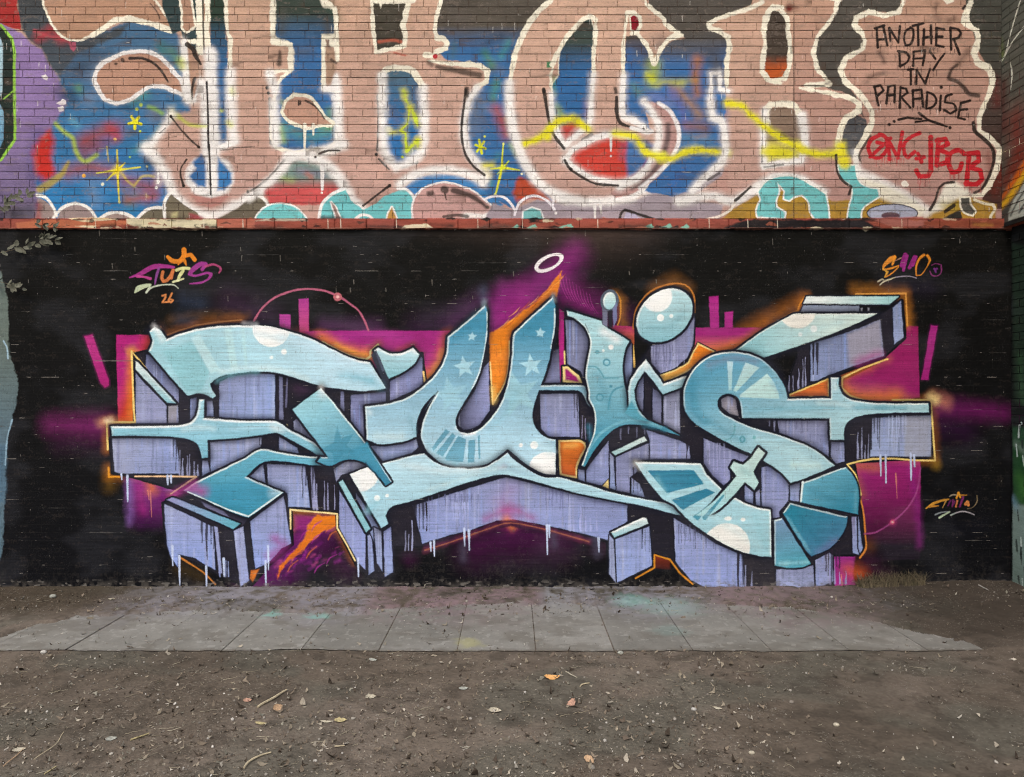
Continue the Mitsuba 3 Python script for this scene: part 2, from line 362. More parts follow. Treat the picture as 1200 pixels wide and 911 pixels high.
drips(925, 945, 415, 458, '#a2a0c0', 5, 35, up=1, r=(1.2, .3))
EXA('1046.5 361 1056 353 1059 395 1048 404', '#8a94b6', '#a4acd2')
poly('942 357 1007 357 1007 366 938 366', '#8b90a4', '#a3a6bc', out=(NV, 1.4))
poly('1009 361 1011 361 1011 365 1009 365', '#b0b4c4')
poly('1017 361 1019 361 1019 365 1017 365', '#b0b4c4')
poly('925 462 972 443 972.5 466 925 466.5', '#d8742c', '#cf6a34', out=(NV, 1.5), rim=('#f2d27a', 2.6, 1))
# right lower panels
EXA('892.5 548 905 546 912 551 925 568 924 587 913 600 914 607 905 607 903 597 893 595', '#8b8fba', '#9b9dc4')
EXA('926 568 938 565 937 588 926 586', '#83839a')
EXA('873 568 882.5 577 882.5 592 873 588', '#8786a6')
EXA('886 578 890 574 891 594 886 592', '#9795b2')
EXA('790 608 813 621 838 637 863 648 870 650 872.5 690 827 689 810 680 797 665 792 658', '#9a9cc2', '#9ba6da')
drips(795, 866, 615, 650, '#63627f', 22, 40, r=(.9, .3), ln=(.3, .9))
drips(864, 882, 648, 692, DK, 4, 41, r=(2.2, 1.2), ln=(.7, 1))
poly('873 651 907 655 908.5 695 879 694', '#2a2830')
drips(868, 880, 655, 694, '#a9aace', 3, 42, up=1, r=(1.2, .3))
EXA('910 668 953 663 955 690 909.5 692', '#8f90b0', '#aab0d8')
EXA('956 657 972 648 976 651 976 682 956 690', '#9394b8', '#a4aad6')
drips(968, 984, 645, 690, '#2c2434', 5, 43, r=(1.4, .6))
drips(974, 990, 655, 684, '#a9a0d0', 4, 44, up=1, r=(1.1, .3))
EXA('998 606 1003.5 606 1006.5 650 1000 648', '#8f86a8')
EXA('1006 606 1011 643 1008 648 1006 640', '#8e97c0')
line('1007 580 1012 600 1014.5 630 1015 643 1008 654', 1, '#e09040', al=.85)
EXA('721 632 761 617 764 663 723 683', '#979cc4', '#a2aee0')
EXA('714 627 719 632 721.5 683 714 673', '#9a9cbc', '#a9aed0')
poly('767 651 785 656.5 786 668 767 666', '#7a2e1c', '#3a1a18', w=1)
line('745 678 767 665.5 767 650.5 785 656 797 672 812 685', 1, '#cf8a2c', sm=0)
drips(752, 762, 618, 650, NV, 3, 46, r=(.9, .3))
line('252 685 238 671 210 653', 1, '#d0853a', al=.8)
poly('294 669 304 667 300 674 296 682 293 678', '#c8702a', w=1.2)
for s, r, c in EDGES:
    line(s, r * .82, c, sm=0)
line('742 385 746 362 762 342 785 333 803 334 813 346 814 366', 1, '#d88a3c', al=.8)
line('722 343 727 352 727 372 724 381', 1, '#d8943c', al=.8)
mist('118 496 132 494', 9, '#e8a878', .6)
mist('126 494 130 494', 6, '#fbf0c8', .8)
mist('1094 467 1108 472', 13, '#d88a6a', .7)
mist('1092 467 1096 469', 9, '#f8e49a', 1)
mist('1095 541 1097 545', 9, '#b08a2a', .6)
# the arcs with their nodes
line('297.5 376 306.7 361.7 321.7 349 343.3 340.8 360 338.7 380 340.8 391 345 401 350 411.7 357.5 420 364 426.7 375 431.7 387.5', 1.1, '#b4627c')
dot(395.5, 348, 5, '#bd6c76')
dot(395.5, 348, 2, '#f0b8b8')
line('1013 626 1026.7 624 1046 612 1064 595 1075 575 1079 548', 1, '#a04a86', al=.8)
mist('1046 612 1046 612', 6, '#c03a7a', .8)
dot(1046, 612, 2.6, '#d05a80')
dot(1046, 612, 1, '#f6c0c8')
# orange fire between the horns
poly('573 390 586 384 603 372 620 360 636 346 648 330 658 318 656 332 652 348 646 352 604 390 598 397 597 420 593 446 577 475 575.5 450 574 425', OR, '#e88a28', w=1.4, j=1.2)
mist('578 455 580 470', 7, '#f0cc70', .9)
line('597 400 596.5 425 592 448 577.5 474 576 450 574.5 425', .9, '#f4d48c')
for k in range(34):
    R = np.random.default_rng(300 + k)
    t = R.random()
    x, y = 580 + 70 * t, 388 - 55 * t + R.uniform(-6, 16) * (1 - t)
    if k > 18:
        x, y = R.uniform(577, 594), R.uniform(392, 440)
        line([[x, y], [x + R.uniform(-1, 1), y + R.uniform(8, 16)]], (.3, .7, .2), '#b8541c' if k % 2 else '#f0a040', al=.55, w=.6)
    else:
        line([[x, y], [x + 7, y - 5], [x + 13, y - 12]], (.3, .8, .2), '#c0581c' if k % 3 else '#f6b050', al=.6, w=.6)
for k in range(10):
    x = 655 + 4 * k
    line([[x, 318 + 3 * k], [x + 3, 335 + 2.5 * k], [x + 10, 350 + 2 * k]], (.3, .6, .2), '#b8489c', al=.4, w=.6)
line(ell(643.5, 308, 16.3, 7.2, -27, n=36), (1.3, 1.4, 1.8, 2.2, 2.0, 1.4, 1.2), '#f4eef2', sm=0, loop=1)
line(ell(643.5, 308, 16, 7, -27, n=14, t0=-60, t1=60), (1, 2.6, 1.4), '#f4eef2')
# ---- letters
HL = (NV, 13, .85)
RM = ('#f4fafa', 3.4, .95, -.35, -1)
LET = dict(out=(NV, 2.6), halo=HL, rim=RM, sm=1, mask=1)
# first letter, arc
poly('175 389 180.8 383.3 187.5 387.5 195 397.5 210 391.7 231.7 385.8 248.3 383.3 268.3 381.7 288.3 381.7 313.3 382.5 335 387.5 363.3 396.7 380 405 396.7 413.3 413.3 420.8 433.3 425 452.5 455 438 457.5 421.7 458.3 396.7 455.8 380 453.3 366.7 450 346.7 443.3 326.7 437.5 305 435.3 288 436.5 266.7 439 253.3 444 245.8 450 247.5 455 252.5 464 249 466.7 240 462.5 231.7 461 221.7 463.3 218.3 462.5 196.7 438 174 411.7 177.5 403.3 178.3 398.3', '#a5d3d8', '#bfe0e8', g=(230, 400, 380, 450), **LET)
poly('190 412 222 396 246 436 236 458 218 459', '#8cc4c8', w=3, al=.7, clip=1)
poly('224 397 233 391 258 434 247 438', '#c4e4e2', w=1.5, al=.8, clip=1)
poly('262 386 271 384 279 433 271 435', '#bfe2e0', w=1.5, al=.8, clip=1)
poly('282 384 287 384 290 432 287 433', '#bfe2e0', w=1.5, al=.6, clip=1)
poly(ell(318, 384, 22.5, 23), '#f6faf9', clip=1)
dot(332.5, 412.5, 3.3, '#f2f8f8', clip=1)
dot(318, 419, 2, '#e6f2f2', clip=1)
mist('400 440 435 446', 9, '#6cb4c2', .6, clip=1)
mist('260 436 288 432 330 434 360 445', 6, '#d4ecf0', .8, clip=1)
mist('330 395 370 408 410 424', 9, '#cfe8ee', .7, clip=1)
mist('184 388 190 400', 6, '#eef6f6', .8, clip=1)
mist('181 383 183 385', 5, '#ffffff', .5)
mist('286 379 300 381', 5, '#e8ecf4', .4)
poly('438.3 410.8 443.3 407.5 453.3 413.3 465 415 476.7 411.7 484 407.5 491.3 415.8 485 426.7 470 437.5 455.8 443.7 446.7 430', '#c2e2e4', '#8ac4cc', **LET)
mist('484 410 486 413', 5, '#ffffff', .8, clip=1)
poly('434.5 416 441 410 456 446 456 470 452.5 470 452.5 456', '#39404e', '#2a2e3a')
line('441 414 449 434', (.8, 1.6), '#59647a', al=.7)
poly('159 424 161.7 425 205.8 472.5 196 472.5 158.7 433', '#dcecec', '#8fc4cc', out=(NV, 2.8), rim=RM)
# cross bar with the arm
poly('130 500 173 499.7 206.7 498.7 221.7 496 228.3 490 231.7 480 233.5 468.5 239 468.5 239 490 280 493.3 323.3 494 338.3 503.3 375 524 385 546 377 536.5 325 507.5 313 509 280 513 256.7 515 243 516 243.7 536.5 236.7 537 234 526.7 230 520 220 514.7 198 511.7 156.7 510.5 131 511', '#a8d4dc', '#74b4c6', **LET)
mist('318 500 330 504', 7, '#f4fafa', .7, clip=1)
mist('215 503 235 500 250 503', 5, '#d8ecee', .6, clip=1)
# arrow
poly('215 575 230 565 256.7 551.7 288 536.5 305 526.7 330 531 350 534 380 537.5 388 546 363 545 346.7 542.5 310 541 287.5 559 331.7 577.5 291 607 268 599 240 586', '#6fb6c8', '#3a8ca8', g=(300, 530, 285, 600), out=(NV, 2.4), halo=HL, rim=('#eef8f8', 2.6, .9, -.2, -1), sm=1, mask=1)
poly('287 561 328 577 291 603 252 588 236 574', '#3f92ae', w=7, al=.6, clip=1)
mist('320 578 326 577', 9, '#c8e4ea', .8, clip=1)
mist('214 572 236 576', 13, '#a83390', .95, clip=1)
mist('204 578 228 568', 8, '#b03a94', .8)
line('220 577 245 588 268 598 291 605.5 330 578', 1, '#dff0f2', clip=1, sm=0)
poly('195 586 201.7 583 281 614 273 620', '#a19cc8', '#6fb4c4', g=(200, 585, 270, 614), out=(NV, 2.2))
# piece with the dark star
poly('342.5 480 376 455 389 470 397 480 430 521.7 459 565 451.7 569.5 440 553 430 544 418 539 406.7 538.7 396.7 541.7 386 546 372 541 376 536 384 536 376.7 525', '#9fd2d8', '#3d8fae', g=(370, 465, 400, 545), out=(NV, 2.6), halo=HL, rim=('#e6f4f6', 2.2, .9, 1, -.8), mask=1, sm=1)
poly(Z(0, 0, 1, '395 498 399.5 514 414 509 406 522 420 534 403 532 392 545 389 531 376 527 391 519'), '#3383a0', w=1, al=.55, clip=1)
mist('376 457 378 462', 8, '#eef6f8', .8, clip=1)
mist('376 454 376 456', 5, '#ffffff', .5)
# big letter with two horns
poly('568.3 358.3 570.8 364 571 387 568.5 408 566 420 561.7 438 553 456.7 543 473 536 485 533.8 493 535 501.7 540 506.7 550 508 563 502.5 578 486.7 586.7 473 593 456.7 597.5 436.7 600 416.7 600.8 397 603 389.5 648 348 650.8 360 650.3 383 646.5 405 645 415 640 435 634 451.7 680 451.7 686 453.5 693 463 700 485 690 475 683 462 676.7 457.5 631.7 457.5 626 473 624 486.7 626 498 631.7 506.7 641.7 514 651 515.5 651 556.7 636.7 555 620 546.7 606.7 536.7 595 526.5 583 537.5 570 545 550 548 523 547 513 540.5 501.7 530 495 518 493 508 496 493 503 477 513 460 503 473 495 486 490 500 488 512 475 516.7 458 520 441.7 520 430 515 428 476.7 453 473.5 475 467 493 455.5 506.7 443 516.7 430 522.5 415 524.5 400 525 395', '#4a95b0', '#b8dce6', g=(0, 385, 0, 530), out=(NV, 2.8), halo=HL, rim=('#e8f6f8', 2.6, .95, -.7, -.7), mask=1, sm=1)
line('571 366 571 387 568 410 562 436 553 456', .9, '#dceef2', clip=1)
line('650 362 650 383 646 408', .9, '#dceef2', clip=1)
line('513 459 500 474 493 488 490 502 490 516', (.6, 2, 2.6, 2.6, 1.5), NV, clip=0)
mist('440 512 470 512', 8, '#d4eaec', .7, clip=1)
mist('432 482 434 484', 6, '#e6f2f4', .6, clip=1)
mist('480 490 486 508', 6, '#7eaebb', .6, clip=1)


def star(cx, cy, r, rot, k=.42):
    t = np.radians(rot + 36 * np.arange(10))
    q = np.where(np.arange(10) % 2 == 0, r, r * k)[:, None]
    return np.stack([np.cos(t), np.sin(t)], 1) * q + [cx, cy]


for a in ((544, 430, 13.5, -100, .45), (553, 394.5, 5.5, -85, .5), (622.5, 428, 14, -98, .42), (633, 390, 6, -85, .5)):
    poly(star(*a), '#aedae2', clip=1, w=.9)
poly(star(528, 463, 22, -103), '#a4d2da', clip=1, w=1.5, al=.6)
poly(star(606, 462, 28, -105), '#a6d4da', clip=1, w=1.5, al=.75)
for s in ('522 503 527 506 508 529 506 525', '530 508 534 511 519 536 511 531', '537 511 546 515 543 542 524 540 521 537', '549 516 557 515 556 542 548 543', '560 511 562 510 563 537 561 539'):
    poly(s, '#5b9cb2', '#6aa8bb', clip=1, w=.8, al=.9)
mist('536 502 545 509 556 508', 4, '#ffffff', .9, clip=1)
dot(610.5, 522, 2.4, '#f2f8f8', clip=1)
dot(626, 522, 4.6, '#f4f9f9', clip=1)
poly(ell(642, 551, 23, 21), '#f6fafa', clip=1)
mist('568 354 568 360', 5, '#c8d8e4', .35)
mist('648 347 649 352', 5, '#e8f0f4', .35)
# wing under it
poly('410 556 430 548 450 543 478 535.5 491.7 532.5 497 531.7 506.7 540 523 547.5 550 549.5 570 546.5 583 539 595 530 606 540 620 550 637 558.5 651 559 663 561.7 686.7 568 718 577.5 763 587 790 592 803 605 788 602 755 593.5 721.7 587 686.7 580.3 661.7 574 620 562.5 593 556.7 578 557.5 553 564 520 575 486.7 586 463 592.5 455 597.5 451.7 605 455 614 446.7 619', '#bfe0e6', '#a2d0da', out=(NV, 2.4), halo=HL, rim=('#f2fafa', 2, .6, -.4, -1), mask=1, sm=1)
poly(ell(420, 555, 24, 22), '#f6fafa', clip=1, w=1.2)
dot(442, 584, 3.6, '#f4fafa', clip=1)
dot(453.5, 581, 2.2, '#f0f8f8', clip=1)
mist('590 545 600 550 622 557', 6, '#8fb4c4', .6, clip=1)
line('583 539 595 529 606 539 620 549 637 557.5 651 558.5', (.6, 2.4, 2, 2.2, 2, 1.5), NV)
mist('586 549 590 547', 5, '#b09cc0', .6, clip=1)
mist('415 560 425 585', 6, '#e4f2f2', .7, clip=1)
poly('396.7 565.5 401.5 562.5 434 620 429 623.7', '#a5d4d8', '#8cc6cc', out=(NV, 3))
poly('430 521 459 565 451.7 569.5 440 553 430 544', '#4c98b2', '#3c86a4', out=(NV, 2.4), rim=('#c8e4ec', 1.6, .9, 1, -.8))
poly('418 538 412 528 430 519 447 549 440 552 430 543', '#4694b2', w=2)
# third letter
poly('664 363.7 705 376.5 707 381 737 400 732.5 410 729.7 426.7 731 446.7 735.8 466.7 737.5 478 745 485 752 489 763 494 780 501.7 796 510.5 780 505.5 763 500.5 746.7 497.5 730 498.5 716.7 505 705 516.7 693 533 685 547.5 681.7 545.8 690 523 695.8 508 697.5 493 695.8 480 690 468 690 460 686.7 443 686.7 433 690 416.7 692 403 690 391.7 683 381 673 373 665 370', '#b6dede', '#4a97ac', g=(0, 380, 0, 510), out=(NV, 2.6), halo=HL, rim=('#eef8f8', 2.4, .9, -1, -.3), mask=1, sm=1)
mist('708 388 722 398', 9, '#ffffff', .9, clip=1)
dot(716, 407, 3.2, '#f6fafa', clip=1)
dot(707, 411, 1.6, '#e4f2f2', clip=1)
dot(700, 413, 2.6, '#6aaab4', clip=1)
for a in ((711, 425, 3.6), (703, 466, 3.8)):
    line(ell(*a, a[2], n=12), 1, '#5b9cac', clip=1, loop=1)
line('690 430 698 430 704 436 708 443 725 443', .8, '#6aa8b4', clip=1)
line('730 453 720 457 715 466 713 480', 1, '#5b9cac', clip=1)
dot(716, 453, 1.6, '#4f90a2', clip=1)
line('690 527 703 509 718 499 735 493 755 494 775 501', 1.4, '#7ab8c4', clip=1, al=.8)
line('686 380 690 390', .6, NV, al=.5)
poly('757 421 763 430 777.5 450 800 441.5 807 440 804 452 777 462.5 763 443.5 755.5 435 747 447 743.5 457 744 468 748 480 757 491 751 489.5 737.5 479 736 458 739 445 746.5 433', '#c4e2e4', '#74b2be', out=(NV, 2.4), halo=HL, rim=RM, mask=1)
mist('757 424 757 430', 6, '#ffffff', .8, clip=1)
poly('740 470 752 488 760 494 744 492 732 484', '#5ba4b4', w=1.5)
poly(ell(714.5, 352.5, 7.4, 10.2, 8), '#d4eaea', '#a4d2d4', out=('#55606c', 3.2), rim=('#f6fafa', 2.5, .9, -.5, -.5))
poly('706 362 712 364 712 384 706 380', '#6d6c80', '#86849c')
poly('712 365 718 363 718 384 713 384', '#2a2834')
poly('718 362 723 354 723 375 719 384', '#7f7ea4')
poly(ell(778.7, 369.7, 36.5, 27.5, -40), '#c4e4e2', '#8cc2ca', out=(NV, 3), halo=(NV, 9, .6), rim=('#f6fafa', 3, .9, -.5, -.7), mask=1)
poly(ell(770, 348, 18, 18, 0), '#f6faf9', clip=1, w=1.2)
mist('762 383 785 383 800 368', 6, '#7ab0b8', .5, clip=1)
dot(774, 372.5, 4.2, '#f4fafa', clip=1)
dot(786.7, 370.5, 2.2, '#eef6f6', clip=1)
poly('717.5 530 755 511.7 758 516.5 721 533.5', '#dcecea', '#a6cccc', out=(NV, 2.4), halo=(NV, 7, .5))
poly('716 624 753 606.7 757.5 607.5 760 614 720 630', '#dcecee', '#9cccd2', out=(NV, 2.6), rim=RM)
# last letter, upper arm
poly('945 347.5 1053 347.5 1042 357 941.5 356', '#e4efee', '#a6d4d0', g=(960, 348, 1040, 357), out=(NV, 2))
poly('860 412 897 386 930 368 1028 367.5 1007 378 973 392 940 404 895 419 880 414', '#cfe6e2', '#98ccce', g=(970, 370, 890, 412), out=(NV, 2.6), halo=HL, rim=('#f4faf8', 2, .7, -.2, -1), mask=1)
poly(ell(935, 366, 21, 19), '#f3f3ea', clip=1, w=1.2)
dot(954, 385.5, 4, '#f4f8f6', clip=1)
dot(938, 392, 2.3, '#f0f6f4', clip=1)
# last letter, spine
poly('801 466 802 455 807 441.7 815 430 828 420 843 414 858 412.5 873 414 890 420 903 430 913 441.7 920 455 923 467.8 974 467 974 443 983 443 983.3 453 987 461.7 995 467.5 1015 471.7 1040 473 1088 473 1088.7 483.5 1040 484 1015 486 1000 490 992 497 989.3 505 989 515.3 973 515.5 972.5 490.3 870 490 867.5 472 864 466 856.7 461.7 848 462.5 842 468 841 475 844 481.7 852 487.5 867 495 887 503 910 509 930 516.7 947 523 963 533 978.5 546 948 559 926.7 566 920 558 908 548 896.7 541 880 532 866.7 526 850 517.5 833 508 816.7 498 806.7 488 801.7 478', '#5a9fb6', '#aed6da', g=(830, 440, 900, 545), out=(NV, 2.8), halo=HL, rim=('#f0f8f8', 2.4, .95, -.5, -.9), mask=1, sm=1)
mist('832 428 858 419 885 424', 8, '#7d8ca6', .8, clip=1)
mist('812 450 812 480 826 496', 9, '#3f8aa2', .8, clip=1)
mist('880 480 960 478 1060 478', 5, '#6fb2c0', .6, clip=1)
mist('960 472 985 474 1000 478', 5, '#cfe6ea', .6, clip=1)
mist('978 448 979 456', 5, '#e8f4f4', .8, clip=1)
mist('930 545 960 546', 7, '#d0eae4', .7, clip=1)
poly('852.5 423.7 859 423.7 857.5 457.5 854 457.5', '#b4d2d6', '#a8d4d4', clip=1)
poly('874 425 890 431 863 459 859.5 458', '#b8d6d4', '#b4dcd6', clip=1)
poly('899 438 906.7 448 912.5 460 913 467 866.7 466 867 463', '#c0e2da', clip=1)
for s in ('846 517 856 514 861 505 861 498',):
    line(s, .9, '#6aaab0', clip=1, al=.7)
line(ell(870, 515, 2.6, 3.4, n=10), .8, '#62a2aa', clip=1, loop=1)
dot(884, 513, 2, '#6fb0b4', clip=1)
# the bowl with its panels
poly('744 541.7 821 543 828 556 847 575 853 580 860 583 873 590 888 595 903 598 904 653 890 652 873 648 857 642 840 633 825 623 813 615 803 606 790 592 776 584.5 760 565', '#b2dade', '#a2d0d6', out=(NV, 2.6), halo=HL, rim=('#f4faf8', 3, .9, .2, -1), mask=1)
for s in ('759 551.7 813 551 825 567.5 781.7 578', '786.7 586 828 572.5 837.5 577.5 800 598'):
    poly(s, '#34809e', '#3c8aa4', clip=1)
poly('843 581 818 610 812 606', '#4c96a8', clip=1)
poly(ell(852, 641, 27.5, 27.5), '#f3f6f2', clip=1)
poly(ell(853, 608, 4.5, 2.3), '#f0f6f4', clip=1)
poly(ell(871, 609, 2.8, 2.2), '#f0f6f4', clip=1)
mist('745 543 750 547', 7, '#ffffff', .6)
line('903 600 903.5 650', .9, '#e8f4f4', clip=1)
# small cross
poly('889 524.5 897 531 888 544 883 553 889 566 884 574 873 565 854 587 838 600 826 601 847 577 863 558 856 548 860 541 871 545 879 538', '#cce6e2', '#a6d4d2', out=(NV, 3), halo=(NV, 6, .5), sm=1, mask=1)
mist('870 550 878 556', 6, '#8cc4c2', .6, clip=1)
poly('846 580 853 588 830 606 816 604', '#acd9d9', w=1)
line('848 581 826 607', (1, 2.6), '#4c96a8')
mist('470 545 520 552 560 552', 7, '#dff0f4', .6)
mist('520 566 560 556 590 552', 5, '#86bccb', .5)
# wedges
W = dict(out=(NV, 2.2), rim=('#e2f2f4', 2.4, .9, -.6, -1), mask=1, sm=1)
poly('940 566.5 980 551 991.7 547.5 1000 558 1005 569 1006.7 583 1005.8 603 938.5 589', '#6ab0c2', '#3b8ea6', g=(960, 560, 985, 600), **W)
mist('1003 575 1003 600', 4, '#6fb4c2', .8, clip=1)
poly('926 590 993 606 992.5 615 986.7 627 973 642 951 652.5 946.7 648 917.5 601.7', '#2f86a2', '#4a7fa4', g=(940, 600, 975, 645), **W)
mist('922 606 950 648', 3, '#7fc0cc', .8, clip=1)
mist('980 634 960 648', 8, '#7a78aa', .6, clip=1)
poly('907.5 610 916.7 607.5 950 661 940 665 926.7 666 908 663', '#7a9cc0', '#58a8b8', g=(915, 610, 925, 660), **W)
mist('914 661 945 659', 4, '#a4dade', .8, clip=1)
line('941 565 938.5 588', .9, '#e4f2f4')
# runs below the letters
for x, y0, y1 in ((201.7, 640, 663), (210, 652, 686), (241.5, 664, 689), (311, 658, 686), (314, 640, 668), (149, 558, 588), (142, 556, 562), (419.5, 655, 676), (544, 620, 640), (549.5, 622, 645), (504.5, 636, 646), (508.5, 634, 652), (641, 616, 650), (643.5, 616, 630), (701.5, 631, 647),
                  (1032, 534, 558), (1038, 534, 566), (1067.5, 532, 563), (1071.5, 534, 547), (196, 558, 568), (200, 558, 566), (262, 655, 676)):
    line([[x, y0], [x + .5, y1]], (1.4, .7), '#cdd2ec', w=.7)
for x, y0, y1 in ((173, 575, 586), (176, 576, 606), (1050, 555, 584), (986, 674, 688)):
    line([[x, y0], [x + 1.5, y1]], (.8, .4), '#e08a78', al=.7)
mist('543 640 543 655', 9, '#4c4c5e', .6)
mist('648 628 650 640', 8, '#5c5a6c', .5)
mist('698 632 700 650', 8, '#56566a', .5)
# soft light and shade sprayed inside the letters
for s, r, c, a in (('200 405 235 394 290 391 340 398', 7, '#c6e6ea', .5), ('255 446 275 438 300 436', 6, '#7fbfc9', .5), ('415 440 445 452', 8, '#6cb0c0', .5), ('140 506 190 505', 4, '#7fbecb', .5), ('270 503 318 500', 4, '#c4e4ea', .5), ('380 480 395 500', 8, '#86c2d0', .6), ('432 545 450 562', 4, '#2c7c9c', .6),
                   ('530 400 550 380 560 370', 8, '#3a86a4', .5), ('612 396 635 372 645 362', 8, '#3a86a4', .5), ('502 520 515 535 535 543', 5, '#8cc2ce', .6), ('575 500 592 485 605 460', 8, '#8fc8d4', .5), ('630 520 645 530', 8, '#d8eef2', .6), ('500 575 550 558 590 548', 4, '#d6eef0', .6), ('430 600 445 585', 6, '#8cc8d2', .6),
                   ('700 440 712 470', 9, '#3f90a6', .5), ('690 500 694 520', 5, '#2f7f98', .6), ('755 500 780 504', 4, '#2f7488', .7), ('815 470 820 485 840 500 870 516', 8, '#4793a9', .55), ('890 515 930 530 955 545', 8, '#c4e4e2', .5), ('905 448 915 462', 5, '#7cb4c4', .6), ('1000 478 1060 478', 4, '#5aa2b4', .55), ('900 405 940 390 985 378', 7, '#b6dcdc', .5),
                   ('825 600 850 615 890 640', 8, '#c8e8e6', .4), ('885 605 897 640', 6, '#8cc6cc', .5), ('770 560 780 580', 5, '#8ccad0', .5), ('950 575 990 590', 6, '#2f8098', .45), ('940 610 960 635', 6, '#24708e', .5)):
    mist(s, r, c, a)
# ---- signatures
def tag(ox, oy, k, items):
    for s, r, c in items:
        line(Z(ox, oy, k, s), np.asarray(r) * .86 / k, c, w=.7, j=.35, al=.88)


tag(130, 280, 7.5, [('165 340 250 310 360 250 450 240 550 250', (8, 24, 26, 14), '#a83a8c'), ('230 330 290 335 345 350', (16, 10, 14), '#b8468c'), ('420 260 400 320 385 400', (14, 14, 6), '#8c4a94'), ('455 290 445 340 460 375 490 365 520 330 545 275', 16, '#d07a48'), ('545 275 530 345', 14, '#d07a48'),
                    ('575 275 630 258 685 262', 16, '#e2e4a0'), ('635 275 600 330 590 365', 15, '#dfe2a0'), ('545 380 590 365 635 352', (10, 12, 8), '#dfe2b0'), ('800 270 830 220 780 225 710 280 690 310 740 325 840 300 880 310 860 350 790 385 690 395', (18, 26, 26, 22, 14, 10, 10, 14, 12, 10, 6), '#a23a90'), ('830 240 900 225 950 245 965 270 950 300', (12, 8, 10, 8), '#b04a78'),
                    ('210 470 250 430 345 405 310 470', (10, 26, 22, 6), '#c3d2ae'), ('310 470 350 430 450 405 550 405 590 435', (12, 10, 7, 6, 5), '#c2ccb8'),
                    ('500 160 540 195 600 195 640 150 640 95', (18, 24, 22, 26, 24), '#e58a2c'), ('640 150 700 140 735 185', (18, 20, 22), '#e58a2c'), ('620 190 590 225', (16, 8), '#e58a2c'), ('645 190 660 230', (16, 8), '#e58a2c'),
                    ('450 500 480 490 475 520 450 560 500 555', 9, '#d88a52'), ('535 480 505 540 525 560 545 540 520 530', 9, '#d88a52')])
tag(1010, 285, 10, [('385 160 340 190 265 260 250 310 330 300 430 265 430 280 360 350 280 400', (20, 34, 20, 12, 12, 8, 6, 8, 5), '#e8932e'), ('390 170 360 250', (18, 14), '#ee9a30'), ('250 300 300 340 270 400', (10, 16, 8), '#d8a03a'), ('510 140 470 260', 30, '#9c2a84'), ('530 150 490 320', 20, '#a03088'), ('620 160 560 290', 24, '#9c2a84'), ('640 160 600 260', 18, '#9c2a84'),
                    ('730 140 680 180 640 270 640 380 700 370 770 270 800 200 770 145', (18, 16, 12, 7, 6, 8, 16, 18), '#e8932e'), ('820 260 870 240 930 255 935 330 900 380 830 380 800 330', 8, '#8c3a78'), ('850 300 870 340 860 310 880 300', 14, '#7a3488'),
                    ('190 450 240 425 260 430', (8, 14, 8), '#c0b8a0'), ('215 490 260 450 330 425 400 400', (8, 12, 9, 5), '#ccc4a8'), ('400 400 480 390 570 390 640 410', (8, 10, 5, 5), '#a49cac'), ('390 210 460 175', (5, 8), '#b08a78')])
tag(1060, 560, 10, [('255 360 330 310 430 270 520 255', (8, 20, 16, 8), '#d89a3a'), ('300 340 400 330', (16, 8), '#c88a34'), ('490 265 450 350', (9, 6), '#c89a52'), ('540 270 510 330', 10, '#6c2a66'), ('570 260 560 340 590 280', 9, '#7a2c6a'), ('620 270 605 340', 10, '#c87a4a'), ('690 230 650 340', 12, '#7a2c6a'), ('720 310 740 290 750 320', 22, '#d88a4a'),
                    ('850 210 855 270 830 320 790 355 740 365', (4, 7, 6, 5, 4), '#8a7a5e'), ('610 240 635 175 655 230', (10, 14, 9), '#e09a2e'), ('530 220 570 200 610 205', (5, 8, 5), '#a89a86'), ('660 205 730 205', (9, 4), '#b07a2e'), ('360 435 430 408 530 400', (8, 8, 6), '#8f9aa0'), ('410 470 460 440 530 400', (12, 14, 9), '#bcd2b4'), ('545 440 600 415', (10, 6), '#a6b4b0'), ('600 415 680 395 760 410 820 435', (5, 7, 7, 6), '#b4b0b8')])
# pale dashes and ticks along the black joints: edges catching light, painted in
RS = np.random.default_rng(77)
for k in range(75):
    y = 269.7 + 9.58 * RS.integers(1, 43)
    x = RS.uniform(-60, 1230)
    if y > 380 and 150 < x < 1080:
        continue
    L = RS.uniform(2, 26) if RS.random() < .75 else RS.uniform(26, 60)
    line([[x, y], [x + L / 2, y + RS.uniform(-.3, .3)], [x + L, y]], (.12, .42, .12), '#7d7a76' if RS.random() < .5 else '#5c5a58', al=RS.uniform(.25, .7), w=.5, j=.5)
for k in range(22):
    y, x = 269.7 + 9.58 * RS.integers(0, 9), RS.uniform(20, 1160)
    line([[x, y + 1], [x + .3, y + RS.uniform(4, 8)]], .4, '#8a867e', al=.5, w=.4)
for k in range(60):
    dot(RS.uniform(0, 1180), RS.uniform(270, 690), RS.uniform(.3, .8), '#5a5a60', al=.5)
COOL = False
